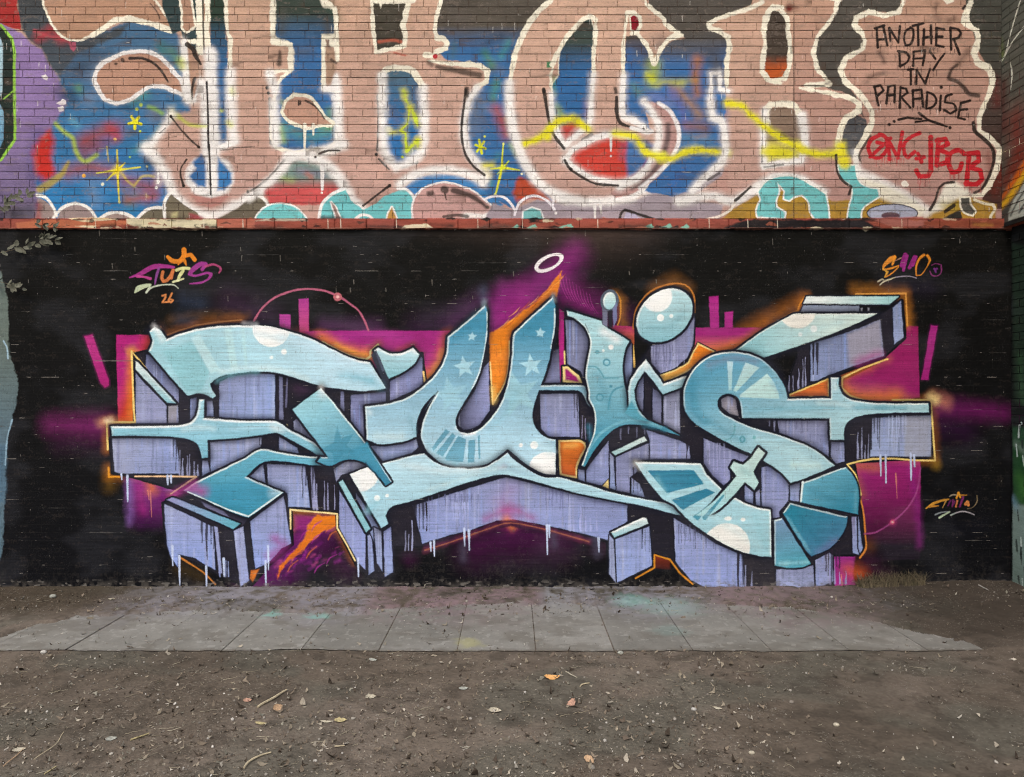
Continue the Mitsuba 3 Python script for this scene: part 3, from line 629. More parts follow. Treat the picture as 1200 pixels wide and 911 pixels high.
# ---------------------------------------------------------------- the upper wall: faded pink block letters on blue
PK, CR, BL, DG, WS = '#bd9483', '#efead6', '#3d6a9c', '#57534b', '#e8e6e4'
poly('-300 -160 1500 -160 1500 262 -300 262', '#c29f88', '#be9b90', g=(0, 0, 0, 220), j=0)
mist('560 20 760 30', 170, '#d0ad98', .8)  # this and the next patch put the brighter-lit middle into the pink
mist('480 140 700 180', 120, '#c8a497', .6)
poly('930 -160 1500 -160 1500 262 930 262', '#b8937e', '#b69088', g=(0, 0, 0, 230), j=0)
CO = lambda s, r=2.2, c=CR, w=.9, j=1.3, al=1, sm=0: line(s, r, c, w=w, j=j, al=al, sm=sm)
WO = lambda s, r=3, w=2.4, al=.97: line(s, np.asarray(r) * 1.08, '#efedea', w=w, j=1.3, al=al, halo=('#e2deda', 7.5, .42))
BK = lambda s, r=1.1, al=.95, w=.8: line(s, r, '#2a2624', w=w, j=.5, al=al)
YL = lambda s, r=2.6, w=2.2, al=1, c='#e2da2c': line(s, np.asarray(r) * 1.1, c, w=w, j=1.6, al=al, halo=('#d8d24a', 7, .45))
# left background
poly('-300 20 0 26 12 33 25 38 38 52 50 58 57 75 67 88 73 103 80 117 70 140 50 160 40 185 42 215 48 262 -300 262', '#9079ab', '#6f6484', g=(0, 100, 0, 250), w=2, j=1)
poly('57 60 78 47 100 46 122 36 150 24 205 34 216 60 222 100 222 130 200 135 185 158 176 170 185 195 197 215 200 262 50 262 42 215 46 190 60 150 80 118 72 100 66 86', '#476a8a', '#3379b0', g=(0, 60, 0, 220), w=3, j=2)
poly('20 -40 52 -40 56 14 72 38 90 47 100 46 150 28 140 42 110 55 90 64 70 90 56 74 48 57 36 50 25 38 19 8', '#3b3934', '#4a5560', w=3, j=1.5)
mist('85 60 120 70 75 85', 16, '#4c4c52', .7)
mist('70 105 85 118', 12, '#44464e', .7)
mist('40 250 10 252', 16, '#7b7780', .8)
mist('5 248 40 262', 12, '#55505a', .7)
for k in range(26):
    R = np.random.default_rng(2000 + k)
    x, y = R.uniform(75, 185), R.uniform(75, 240)
    mist([[x, y], [x + R.normal(0, 8), y + R.normal(0, 8)]], R.uniform(5, 16), ('#22405e', '#6aa4b8', '#5a5c66', '#3a7cc0', '#4c9484', '#2a3c54', '#7a88a0')[R.integers(7)], R.uniform(.55, .95))
mist('45 160 40 185 45 210', 16, '#4e4a80', .8)
poly('-300 -60 18 -40 20 6 25 36 12 32 0 27 -300 20', '#a23230', w=1, j=1)
mist('45 44 62 34 72 46', 10, '#b8323a', .9)
line('40 36 55 42 78 47 86 56', 2, '#b24a52', w=2, al=.7)
poly('81 49 89 49 89 56 86 61 82 57', '#a8566a', w=1)
poly('38 182 46 164 58 152 63 165 60 185 66 206 52 212 42 200', '#b5322c', w=6, j=2)
mist('48 172 50 200', 12, '#bd2f28', .85)
mist('98 166 118 156 134 152', 17, '#a8453c', 1)
mist('128 150 136 160', 10, '#b24034', .9)
mist('100 178 130 165 134 160', 10, '#9a5078', .5)
mist('80 202 100 196 128 200', 16, '#a04c34', .95)
mist('100 180 115 175', 12, '#8a5a6a', .7)
mist('148 212 178 220 186 210', 17, '#a04a40', .95)
mist('150 234 180 231', 11, '#a85048', .9)
mist('145 225 148 236', 7, '#8a6a3c', .5)
line('65 145 75 155 85 162 88 175 94 186 101 189 113 182', 2.3, '#aabf4a', w=2.5, al=.85)
line('80 190 73 203 60 214 47 222', (1.5, 4, 4.5), '#a8953c', w=2.5, al=.85)
line('137 176 137.5 200 139.5 237', (.9, 1.4, .7), '#ddd13a', w=.9)
line('113 203 137 199.5 164 196', (.6, 1.5, .7), '#d4cf4a', w=.9)
line('125 211 137 200 146 191', (.7, 1.6, .6), '#dcd040', w=.9)
line('125 172 127 190', (.8, .5), '#c8b84a', al=.7)
mist('137 200 138 200', 9, '#e6cf22', 1)
for x, y, r, c in ((134.5, 163.5, 1.9, '#e6b86a'), (98, 206, 2.1, '#e0a84a'), (139.5, 237, 1.5, '#d4d48a'), (120, 216, 1.7, '#e4e8d0'), (152, 184, 1.2, '#a8d060'), (172, 195, 1.3, '#d8e0b0')):
    dot(x, y, r, c, w=.8)
line('144 205 150 213 157 218 165 208 172 206 180 207', 1.4, '#bfae58', w=1.6, al=.75)
mist('171 229 172 230', 4, '#c8a850', .8)
for a in range(5):
    t = math.radians(20 + 72 * a)
    line([[158, 143], [158 + 7.5 * math.cos(t), 143 + 7.5 * math.sin(t)]], 1.7, '#dcd92c', w=.7)
dot(160, 128, 1.8, '#bccb58'); dot(165, 123, 2, '#a8bf5c'); dot(164, 154, 1.6, '#c2d83a')
mist('92 103 93 105', 8, '#6fa05c', .8)
mist('188 52 190 60', 10, '#3c8060', .5)
line('174 125 182 128 190 133', 2.2, '#8fb84a', w=2.5, al=.7)
# fragment with the green border
poly('-300 25 0 31 12 46 15 60 15.5 163 0 186 -300 260', '#26302c', out=('#93c94c', 3.2), j=.5)
poly('-200 44 0 44 3 52 2.5 108 0 113 -200 113', '#a9c8d4'); poly('-200 122 0 123 4 131 4 163 0 172 -200 172', '#86b2c8', '#5c8cae')
line('4 116 10 111 15 107', .8, '#93c94c')
# small flakes of white
for s in ('48 89 53 87.5 56 91 55 94.5 51 93', '66 121 71 118 73 116 77 118 77 122 72 124', '67 126 74 124 75 130 69 131.5'):
    poly(s, '#e6e2e0', '#c8bcc4', w=.5)
# first bump
poly('51 -60 51 0 55 14 64 32 75 43 90 46.5 108 40 122 31 135 23.5 152 21.5 175 28 201 36 195 22 184 6 172 -10 165 -60', '#b28b74', '#b08a72', out=(CR, 2.6), j=1.3, sm=1)
CO('108 41 122 32 135 24 152 21.5 178 28 200 36', 3.4)
BK('176 4 184 14 187 22', .7, .8)
poly('113 96 115 86 122 76 135 69 150 64 165 62.5 180 66 190 73 200 84 210 96 213 108 203 104 194 100 184 98 172 100 160 108 150 115 137 118 124 115', '#b48c78', out=(WS, 5), halo=('#d4dce0', 10, .6), j=1, sm=1)
BK('152 68.5 166 68.5 178 73 188 82 197 96', (2, 1.3, 1)); BK('143 70 144 71', 2, .8); BK('135 75 136 75', 1.6, .8)
# stem beside it
poly('206 30 214 38 214 118 226 122 236 100 226 40', '#d7cfc0', w=2, j=1)
poly('240 -60 263 -60 264 0 266 45 268 100 266 168 252 172 247 120 246 40', '#2c3c32', '#3a6898', g=(0, 20, 0, 80), w=1.5, j=1.5)
poly('190 -60 240 -60 238 30 232 70 216 50 212 36 202 40 190 8', '#27382f', '#3a4a50', w=1)
poly('200 -60 214 -60 226 18 228 30 219 37 214 32 214 14', '#a98570', out=(CR, 2.5), j=1)
CO('232 -20 234 30 235 60', 4.2); CO('242 -20 243.5 20 241 34 244 60 245 70', 3.4)
line('237 -20 238 30 239 62', 1, '#3a342e', al=.9)
CO('214 49 227 48', 2.5); WO('216 50 217 80 220 118', 3.4, 1.6); WO('228 118 231 95', 2.6, 1.4)
poly('219 48 231 62 234 90 227 116 222 92', '#b08c78', w=1.5)
BK('219 52 226 58 229 66 235 75', (2.8, 2.4, 1.8)); BK('228 92 225 103 225 116', (1.8, 1.4, .8))
WO('246 62 247 100 250 180 247 226', 6, 3); WO('236 96 240 130 241 180', 3.5, 3)
line('242 96 243.5 130 244 168 246 200 247 226', 1.15, '#2e2c2e')
CO('264 -10 265 20 267 40 270 45 269 90 270 100', 2.4); WO('270 85 270 110 273 165', 4.5, 4)
mist('212 72 214 78', 8, '#cfd62a', .85); mist('259 130 259.5 130', 4, '#d8e028', 1); mist('268 144 270 146', 6, '#d6dc3a', .8); mist('271 104 272 108', 6, '#d4dc6a', .6); mist('203 133 206 136', 7, '#d8dc70', .8)
line('208 136 222 146 240 148', 2, '#c2cc4a', w=2.5, al=.7); mist('200 60 208 70', 9, '#6a9a48', .5)
poly(ell(246, 207, 29, 25), WS, w=3, j=1.5)
poly('221 207 229 197 226 190 236 181 241 190 241 220 232 219', '#3d6ca2', w=2.5, j=1); poly('255 184 262 193 272 203 271 215 262 222 254 224', '#3d78b0', w=2.5, j=1)
WO('248 180 249 228', 3, 2); line('245 170 246 200 247 228', 1.1, '#2e2c2e'); dot(246.5, 216, 1.5, '#2e2c2e')
WO('256 174 265 170 276 166', 2.6, 1.5); BK('258 176 272 175', .8, .6)
# lower white edges of the first letter
WO('172 172 185 190 195 206 203 226 215 240 230 249 247 254 262 248 290 233 310 219 330 198 345 180', 4.2, 3.5)
WO('178 168 190 152 201 134', 3, 3); mist('168 174 180 172', 10, '#f4f2ec', .9); mist('200 128 201 136', 8, '#eeeaca', .7)
WO('185 192 185 214', (1.6, 1), .9); dot(183, 220, 1.8, '#eceae6')
poly('222 228 247 232 270 228 258 240 247 243 232 240', '#b48078', w=2)
BK('200 136.5 212 152 224 165 233 172.5'); dot(200, 136.5, 1.9, '#2a2624'); dot(232.5, 172.5, 1.7, '#2a2624'); BK('218.5 187 212 197 211.5 206 215 218'); dot(215, 218, 1.8, '#2a2624')
BK('187 156 194 150', .9, .6); BK('194 162 206 160', .6, .6)
BK('316 118 317 168 327 172 339.5 181 330 192 311 212 294 224', 1.3); dot(313, 103, 2.2, '#2a2624'); dot(314.5, 109, 2, '#2a2624'); dot(316, 116, 1.9, '#2a2624'); dot(290.5, 225, 1.9, '#2a2624')
BK('273 180 273 173 298 172', .5, .8); BK('287 220 287 212 320 211', .4, .7)
# low clouds on the left
OL = '#6c6656'
poly('46 232 54 236 63 246 66 258 44 262 40 262', '#9b8a86'); poly('65 262 70 247 80 240 92 239 105 246 115 262', '#9a8988'); poly('114 262 125 252 137 249 150 252 160 262', '#a08c86')
poly('158 262 168 248 180 243.5 193 243 193 262', OL); poly('193 262 193 240 200 227 215 240 232 250 236 262', OL, '#7d735e'); poly('200 250 208 248 208 262 200 262', '#b4ad80', w=2)
poly('252 262 255 256 278 244 298 228 308 232 316 242 300 262', OL, '#6a6256', w=1.5)
mist('45 240 45 262', 6, '#b04048', .8)
poly('222 250 240 254 236 262 220 262', '#9a4a50', w=2); WO('240 252 247 256', 3, 2)
for s in ('43 229 52 231 59 238 64 247 66 253', '62 256 70 246 80 240 92 239 105 245 114 258', '114 258 125 251 137 249 150 252 159 258', '159 258 170 247 180 243.5 193 243.5', '193 256 192 240 196 230 204 223', '300 228 309 233 316 243'):
    line(s, 1.7, '#f0eee8', w=.9, j=.4)
# keyhole with the ear
poly('323 -60 323 0 322 44 341 50 345 60 344 82 331 92 324 108 321 130 320 160 325 172 345 177 382 172 393 165 395 130 393 108 378 107 377 41 392 39 392 12 378 8 360 -60', '#3b463f', '#3b6a9e', g=(0, 15, 0, 60), w=1.5, out=(CR, 4), j=1.3)
mist('383 20 386 60', 9, '#4e4a44', .9); mist('332 10 330 40', 9, '#4a4a44', .8); mist('350 60 362 60', 11, '#565a62', .75); mist('385 0 395 22', 10, '#2c5040', .7)
mist('335 150 360 160 385 155', 14, '#5a9a90', .8); mist('375 150 388 150', 6, '#7ab060', .8); mist('328 150 332 165', 8, '#a8c85a', .85); mist('386 130 385 138', 9, '#7aa86a', .7); mist('330 120 332 122', 6, '#d0d88a', .7)
CO('319 -20 319 50 340 53 339 82 315 85', 2.6); WO('316 86 321 100 322 108', 4, 3); WO('321 120 323 168', 4, 4)
CO('378 0 392 9 394 30 395 70', 2.6); CO('379 104 379 44 388 44 389 52', 2.5); WO('380 104 390 104 393 90', 3, 1.4); WO('395 100 397 170', 4, 4)
poly('381 55 392 60 394 80 388 98 383 100', '#a08470', w=2.5); BK('388 70 394 74', 1.5, .7); BK('328 60 327 75', (1.4, 3), .8, 2)
poly('332 131 336 120 345 113 358 114 369 123 379 137 388 145 374 146 360 148 342 142', '#b9917e', out=('#ece8d4', 4), j=1, sm=1)
BK('358 118 367 123 374 130 380 139'); BK('350 118 350 123', .8); BK('352 118 352 122', .7)
line([[357, 146], [357, 176]], (2.2, 1.4), '#ece8d8'); line([[367, 146], [367, 158]], (1.8, 1), '#ece8d8')
poly('343 187 330 203 306 222 317 240 340 240 390 240 408 224 397 208 382 195 362 187', '#78908a', '#c05454', g=(0, 208, 0, 222), w=2, j=1.5)
mist('350 200 378 205', 8, '#8f7fa0', .7); mist('330 208 342 212', 7, '#a8b86a', .8); mist('360 204 365 208', 6, '#c8705a', .8); mist('390 205 398 214', 7, '#6c6470', .8)
WO('338 182 360 182 385 176 402 170', 4.6, 3.5); WO('360 183 378 190 396 206 412 236 424 246', 4.8, 4); WO('342 184 328 202 306 222 292 232', 3, 3); line([[377.5, 190], [377.5, 222]], (2.6, 1.5), WS); dot(377, 226, 1.2, '#e8e4da')
mist('368 176 390 178', 7, '#efe8dc', .7)
BK('374 180 385 176.5 398 176.5', 1.3); dot(369.5, 184, 1.5, '#2a2624'); BK('374 181 399 182', .5, .5)
# cyan clouds
poly('299 262 302 252 312 243 328 239 345 243 358 255 360 262', '#74c3c5', out=('#eef0ee', 1.8), sm=1)
poly('374 262 374 253 377 240 388 228 405 222 412 236 425 246 438 240 450 230 472 221 482 228 486 240 486 262', '#72c2c6', j=.8)
line('374 256 374.5 250 378 238 390 227 404 221', 1.9, '#f0f2f0'); line('466 221 476 222 484 230 487 238', 1.6, '#f0f2f0')
poly('388 237 393 243 399 256 394 256', '#9d7f7a', out=('#f0f0ec', 1.6)); poly('452 262 455 250 459 243 465 258 464 262', '#bb8f4c', out=('#f0f0ec', 1.8)); line('417 256 424 252 432 253 438 258', 1.6, '#f0f0ec')
poly('475 219 487 208 510 203 535 205 562 214 575 222 590 240 580 250 566 236 540 218 520 214.5 502 217 492 224 488 230', '#4480b8', w=1.5, j=1)
WO('468 216 488 204 515 199 540 202 560 209 571 213', 3.8, 3)
poly('484 262 485 236 495 223 515 215 535 217 556 226 578 244 596 262', '#c19a95', out=('#eeeaea', 2.2), j=1, sm=1)
BK('503 227 506 227', (3, 3), .8, 2); BK('520 222 522 223', 4, .85, 1.6); BK('521 226 523 234', .6); BK('531 223.5 548 228 562 236 570 243', (3.4, 3, 2), .85, 1.8); dot(571.5, 243, 1.8, '#3a3432')
WO('545 253 570 253 592 254', 2, 1.4); BK('520 254 535 252 548 254', 1.8, .8)
BK('442.5 112 443.5 140 442 176', 1.25); dot(441, 181, 1.8, '#2a2624'); BK('444 186.5 456 198.5', 1.2); BK('471 197 480 192.5 488 191', 1.4); dot(488.5, 190, 1.8, '#2a2624'); BK('426 241 440 230 457 217', 1.2); dot(456.5, 217.5, 2, '#2a2624'); dot(425.5, 241, 1.3, '#2a2624')
# window and oval of the second letter
poly('438 -60 484 -60 480 4 473 30 476 44 474 56 456 58 442 62 439 40 436 6', '#4b473c', '#46423a', out=(CR, 1), j=1)
CO('435.5 2 437 30 440 61 456 58 474 54 474.5 42 472 30 478 6', (2, 2.4, 3, 3.2)); CO('430 -10 484 -10 484 0 440 0', 4); poly('443 0 449 0 446 10', CR)
line('444 49 462 47 470 49', 1.8, '#b8604a', w=1.6, al=.8); line('462 62 475 65', 1.2, '#b84a3a', al=.7)
poly('449 88 453 82 470 80 484 85 492 97 495 112 495 160 493 178 478 190 466 195 454 184 449 165 447 120', '#4e6c80', '#3470aa', g=(0, 90, 0, 140), w=2, out=(WS, 1), j=1.2, sm=1)
mist('458 130 466 142', 10, '#6a6a80', .7); mist('487 100 488 135', 9, '#56607c', .7)
CO('447 120 447 88 452 82 463 79 476 80 485 84 494 100', 3.4); WO('448 90 448 130 449 165 453 183 464 196 480 189 494 178 497 150 496 105', 4, 3.6)
YL('480 126 477 145 468.5 153 475.5 156 476.5 177 483 171 489.5 164', 1.4, .8, .95, '#c6d83a'); YL('483 128 489 146', 1.6, .9, .9, '#c6d83a'); YL('489 164 489.5 171', .8, .6, .8, '#c6d83a')
YL('473 106 475 112', 1.6, 1.6, .7, '#b8c83a'); YL('476 118 479 124', 1.9, 1.5, .85, '#c2d03a'); YL('458 155 463 155', 1.2, 1, .8, '#d4d870'); dot(471.5, 184, 1.8, '#cfe04a'); dot(455, 152, 4, '#ecead0', w=3, al=.8)
# ground between second and third letter
poly('518 -60 516 0 511 20 509 36 520 46 526 53 514 62 522 71 560 75 573 82 572 95 556 110 549 125 547 150 550 175 560 192 568 203 573 213 562 218 578 233 604 246 607 236 626 231 648 236 640 222 622 206 606 182 599 152 594 120 595 100 601 70 610 45 622 22 645 0 665 -60', '#565048', '#3c6ca0', g=(0, 30, 0, 60), w=1.2, j=1.3)
for k in range(12):
    R = np.random.default_rng(2100 + k)
    x, y = R.uniform(565, 600), R.uniform(45, 225)
    mist([[x, y], [x + R.normal(0, 8), y + R.normal(0, 8)]], R.uniform(5, 12), ('#22405e', '#6aa4b8', '#5a5c66', '#3a7cc0', '#4c9484', '#2a3c54', '#7a88a0')[R.integers(7)], R.uniform(.55, .95))
mist('532 52 530 66', 7, '#4e6a6a', .7); mist('568 62 576 76', 8, '#4e8a5a', .8); mist('582 95 578 115', 8, '#5a9a6a', .7); mist('560 115 556 150', 17, '#6c7688', .9); mist('566 138 568 142', 8, '#6a6a7a', .6)
mist('582 128 590 148 594 158', 12, '#b8503c', .9); mist('595 140 597 146', 6, '#c88a3a', .8); mist('560 175 575 182', 12, '#3a78b4', .8); mist('599 170 606 180', 7, '#8fb050', .8)
poly('608 206 622 212 640 226 646 238 622 232 605 236 600 226', '#a9472f', w=3, j=1.5); mist('610 212 612 225', 8, '#ad4a34', .8)
mist('535 20 545 32', 16, '#5a5450', .6)
CO('518 -20 516 2 511 22 509.5 36 511 45 519 45 524.5 50 522 57 511 61.5', (2.2, 2.6, 3)); CO('498 65 510 65', 3.4); dot(510, 66, 3, '#b03038')
CO('500 71 520 73.5 550 75.5 562 77 570 82', (1, 3, 3.4, 2)); BK('512 78 525 81 562 88', (2.4, 3, 3.6), .8, 2); BK('502 73 506 76', 2.6, .7, 2)
CO('571 83 570 95 558 103', 3); WO('560 103 551 114 546 130 543 150 547 172 556 188 569 203 566 214', (2.6, 3.2, 4, 4.2, 4), 3); mist('567 196 574 205', 7, '#efe6b8', .9)
BK('546 105 544 122 541.5 140 541 160 545 180 554 194 567.5 205', 1.5); BK('547 104 547 112', 2.8, .85, 1.4)
for a in range(6):
    t = math.radians(15 + 60 * a)
    line([[563, 172], [563 + 6 * math.cos(t), 172 + 8 * math.sin(t)]], 1.5, '#d3d92e', w=.8)
dot(568, 160, 1.3, '#d8d848')
line('590 168 588.5 185 588 197 584 215 581 227', (.7, 1.2, 1.7, .8), '#d6da3a', w=.8); line('575 198 590 197 609 199.5', (.6, 1.6, .8), '#d6da3a', w=.8); mist('588 197 589 197', 7, '#d9dc1e', 1); line('583 204 596 189', (.6, 1.8, .8), '#cddc3a'); dot(590, 169, 1.3, '#e6ec8a'); dot(580.5, 228, 1.6, '#e0e680'); dot(611.5, 204, 1.5, '#e8e8c8'); YL('568 194 577 194', 2, 2, .6)
# grey floor
poly('566 262 578 238 600 246 630 234 655 237 700 240 740 236 772 222 800 226 826 206 848 196 846 206 812 230 848 240 842 262', '#a1969f', w=1.5, j=1)
poly('820 236 845 208 853 196 853 240', '#b99288', w=2)
for s in ('569 233 578 230 590 231 599 239 604 248', '603 252 608 239 618 231 630 230 642 236 650 246', '648 240 650 231'):
    line(s, 1.4, '#eeeaf0', w=.7)
poly('612 262 614 248 623 243.5 633 247 638 262', '#76b8b8', out=('#eef0f0', 1.8)); dot(651.5, 250, 1.4, '#f4f0f0')
BK('726 258 728 250 732 246 742 249 766 257', 1.7); poly('731 256 734 249 744 251 752 257', '#b8b4cc')
# big round letter
CO('660 -20 645 1 631 13 618 30 609 48 603 67', 3.2); CO('603 67 600 84 597 100', 2.8); WO('597 98 597.5 125 601 150 608 174 618 196 631 214 648 227 662 233', 4.4, 2.6)
WO('655 231 680 236 710 236 735 232 756 222 772 208', (4.6, 4, 4.4, 3.4), 3); line([[697, 236], [697.3, 256]], (2.2, 1.2), WS); line([[703.5, 236], [704.5, 250]], (2, 1), WS)
poly('655 88 656 62 666 44 676 34 684 25 692 22 696 35 695 80 692 130 688 146 674 158 661 170 652 155 648 130 647 100', '#3d4844', '#36699f', g=(0, 50, 0, 85), w=1, out=(CR, 1.5), j=1)
mist('690 122 688 136', 9, '#8a6090', .85); mist('652 125 660 140', 8, '#8fae58', .8); poly('653 150 674 140 688 146 674 158 661 170', '#b5443e', w=3); mist('649 90 650 110', 5, '#5a9a6a', .7); poly('641 72 647 72 647 79 641 79', '#4a8058', w=1)
CO('647 76 652 64 662 46 672 34 684 22 692 18.5 698 24 698 35 696 60 695 90', 2.2); CO('653 63 645 90 646 100', 1.6); WO('695 88 693 120 690 146 676 158 661 172 653 156 647 138 646 110', (2.4, 3, 3.4, 3.2, 3.6, 3.2, 2.4), 1.8)
BK('637 105 639 115 642 135 646 152 653 164 661 174', (2.2, 1.8, 2)); dot(637.5, 107, 2.4, '#2a2624')
YL('616 168 632 162 644 152'); YL('642 160 645 150 654 142 670 139 680 144 689 151', 3.2, 2.2, .95)
BK('683 164 693 158', 2.2, .9); 
poly('733 42 748 41 757 52 764 68 768 78 774 62 786 48 803 45 790 36 777 22 760 5 752 -60 895 -60 880 6 862 14 835 26 834 34 848 40 854 52 853 90 850 112 850 140 848 162 848 185 838 198 825 206 815 222 790 230 755 224 768 205 776 176 776 150 765 138 757 132 762 152 750 148 733 137 731 110 731 70', '#55504a', '#3f6da4', g=(0, 45, 0, 80), w=1, j=1.2)
mist('742 50 755 60 760 75', 9, '#4e4a58', .7); mist('775 52 800 56 835 48', 18, '#55565a', .9)
mist('835 60 846 90', 14, '#52545c', .9); mist('838 75 840 100', 12, '#5a5c64', .85); mist('738 60 742 90', 7, '#3c6aa8', .7)
mist('742 100 748 108', 9, '#6a9a8a', .7); mist('766 78 765 94', 14, '#b8c63a', 1); mist('790 95 815 95', 8, '#9a9a4a', .8); mist('818 70 815 92 818 110', 10, '#b0713c', 1); mist('795 105 806 118 820 135', 10, '#b8884a', .9); mist('786 100 790 112', 8, '#a07050', .7); mist('770 100 780 96 800 98', 7, '#c0c04a', .8); mist('790 112 800 130 806 150', 9, '#6a70b0', .9); mist('765 112 785 122', 9, '#8f98c8', .7)
mist('806 148 826 150', 11, '#9a6a54', .95); mist('816 162 826 160', 6, '#a87c5a', .8); mist('770 115 785 110', 12, '#5a74b4', .7); mist('850 130 850 160', 6, '#3c6cae', .7); mist('790 160 830 165', 12, '#5b86a4', .8); mist('800 200 790 215', 12, '#3a6ab0', .8)
poly('739 20 745 17 749 22 749 30 745 36 740 35', '#8a1f2c', out=(CR, 1.5)); CO('731 110 730 80 731 50 733 32 735 15 743 14 750 20 751 31 747 38 740 39', 2.2); CO('748 40 756 50 762 62 766 76', 2.2); CO('767 74 774 58 783 46 796 42', 2.6); poly('784 42 793 37 801 40.5 801 43.5 786 45', CR, j=.8); CO('752 -20 757 4 768 14 778 22 779 28 788 34 794 38', (1.5, 2, 2.6))
WO('731 90 729 118 730 137 740 140 752 147 757 153', 3.2, 1.6); mist('760 88 764 92', 7, '#d6d82c', .9)
BK('721 104 722 108', 2.4, .85, 1.4); BK('722.5 114 723 134 727 144 736 148 754 152.5', (2, 2.4, 2, 1)); dot(754, 152, 2, '#2a2624')
line('740 150 758 155 764 154', 2.4, WS, w=1)
poly('756 118 770 120 786 128 796 145 797 160 793 178 783 193 768 210 745 226 722 232 715 226 740 215 760 195 770 175 772 150 766 132', '#b58f8a', w=1.5, j=1)
WO('755 119 765 132 772 148 771 168 765 184 755 198 744 210 726 219', 3.4, 2.2); line('772 121 784 129 792 142 796 157 793 174 782 192 765 208 750 220', 2.4, '#efecec', w=1.4)
line('783 146 783 160 778 180 768 198 752 214 740 222', (3, 3, 2.4, 1.4), '#4a4448', w=2.6, al=.75)
poly('666 186 674 176 690 168 706 161 722 158 745 162 760 168 760 185 752 200 738 209 722 212 705 210 688 204 674 195', '#cf4438', '#c94a40', w=1.2, j=1)
poly('735 160 758 165 765 170 758 190 748 203 736 209 733 185', '#4a72a8', w=4); mist('730 170 728 185', 7, '#a0506a', .8)
WO('663 186 672 175 688 166.5 705 159.5 722 157 740 160', 3.2, 1.4); WO('664 189 674 197 688 206 706 212.5 724 214 742 211 754 201', 3, 1.4); line([[716, 160], [716, 177]], (1.8, .9), WS); dot(716, 183, 1.2, '#eee8e8')
BK('662 188 668 198 681 207 698 215.5 724 217.5', 1.6); dot(669, 198.5, 2.2, '#2a2624')
YL('720 157 734 158 746 162 754 176 764 182 776 184', 3, 2.2, .95); YL('774 185 786 187 800 180 812 176 830 177 852 179', 2.8, 2, .95); mist('770 180 776 182', 6, '#e6e650', .9)
# H
CO('893 -10 893 3 880 9 862 15 840 22 830 28 834 34 844 37 853 44 855 55 852 72 852 100', (2.6, 2.6, 3.2, 2.6)); WO('834 136 833 120 833.5 86 843.5 86 844 104 853 107', 2, 1); WO('832 118 836 138 846 142 849 160 850 178 846 190 834 200 820 214 812 224', 3.4, 2)
WO('796 236 815 232 836 230 856 236 872 230 893 216 905 208', (4.5, 4, 4.6, 3), 2.4); BK('862 235 870 228 880 219', 1.5); BK('830 211 843 203', 1.4, .7)
poly('898 22 904 12 913 13 922 26 925 50 924 80 918 92 903 93 896 86 894 72 897 58 895 40', '#4b423a', '#bd5c2e', g=(0, 64, 0, 82), w=1, out=(CR, 1), j=1)
CO('896 34 900 15 906 8 916 9', 3.2); CO('896 20 895 36 897 52 894 70 893 84 900 93', (2.8, 2.4, 3, 3.2)); CO('916 12 922 20 926 50 925 80 919 92 904 95 914 97', (2.4, 2.6, 3, 3.4)); dot(925, 10, 4, '#6a2a24', w=3)
poly('897 130 903 126 925 125 937 137 941 155 942 172 938 186 914 189 897 192 896 158', '#8c7767', '#d0c842', g=(0, 160, 0, 174), w=1.5, j=1)
mist('915 165 935 176', 7, '#b8ac78', .7)
CO('897 150 898 128 904 122 920 121 932 124 940 138', 3.6); WO('940 136 943 155 943 172 939 188 914 191 896 195 894 160 896 130', (4, 3.6, 3.6, 3.2, 2.6), 1.8); BK('894 128 893 190', .7, .7); BK('896 196 918 193', 1, .6)
YL('852 121 868 124 880 134 896 148 910 158 926 168 940 176', 2.6, 2, .95); YL('936 174 952 180 965 181 982 180', 3, 2.4, .95); mist('936 168 942 176', 6, '#ece24a', .9); YL('898 178 925 180', 4, 3, .8)
# dark ground on the right
poly('979 -60 979 10 972 26 958 43 953 62 958 81 969 94 962 100 995 111 1012 122 1006 130 1016 144 1003 112 990 92 984 80 994 68 1010 60 1014 48 1004 33 1001 21 1014 13 1042 15 1056 12 1060 -60', '#55514a', '#504c48', w=1, j=1.2)
mist('926 6 934 10', 6, '#6a4034', .8); line('958 -4 985 0', 2, CR); poly('990 142 1004 134 1015 140 1018 152 1007 168 1001 186 989 180 987 160', '#44464a', '#6a6c70', w=1.5)
CO('982 2 978 16 970 28 958 43 953.5 62 958 80 968 92 972 97', 2.4); CO('972 98 960 99 944 100', (3.2, 3)); CO('938 103 965 108 995 114 1007 122 1006 130 992 138 985 152 982 172', (2, 3, 3.6, 3.4, 3.2)); BK('940 100 966 101', 1, .7)
CO('1060 -10 1058 4 1052 15 1038 18 1018 14 1004 20 1002 29 1010 39 1014 48 1010 58 992 68 985 82 990 95 1003 106 1014 118 1022 132 1022 144 1014 160 1004 176 1003 192 1008 206', (2.4, 3, 3.2, 2.8, 2.6, 3.6, 3.6, 3)); mist('1002 178 1006 196', 7, '#eceaea', .9)
poly('1135 -60 1131 26 1140 36 1147 60 1158 80 1162 108 1148 140 1152 158 1172 176 1168 200 1152 230 1150 245 1400 245 1400 -60', '#4a4a44', '#4a3430', g=(0, 60, 0, 190), w=1)
mist('1166 95 1168 120', 12, '#6a2a26', .8); mist('1175 200 1180 215', 20, '#7a2a1c', .9); mist('1158 180 1166 225', 9, '#6a2e22', .7)
CO('1139 -10 1138 2 1132 18 1131 26 1138 32 1145 36 1147 48 1142 62 1145 72 1158 79 1163 92 1161 108 1154 122 1147 140 1148 153 1160 161 1172 176 1170 192 1160 216 1152 228 1140 230', (2.2, 4, 3, 4.6, 3, 2.6, 4, 1.6))
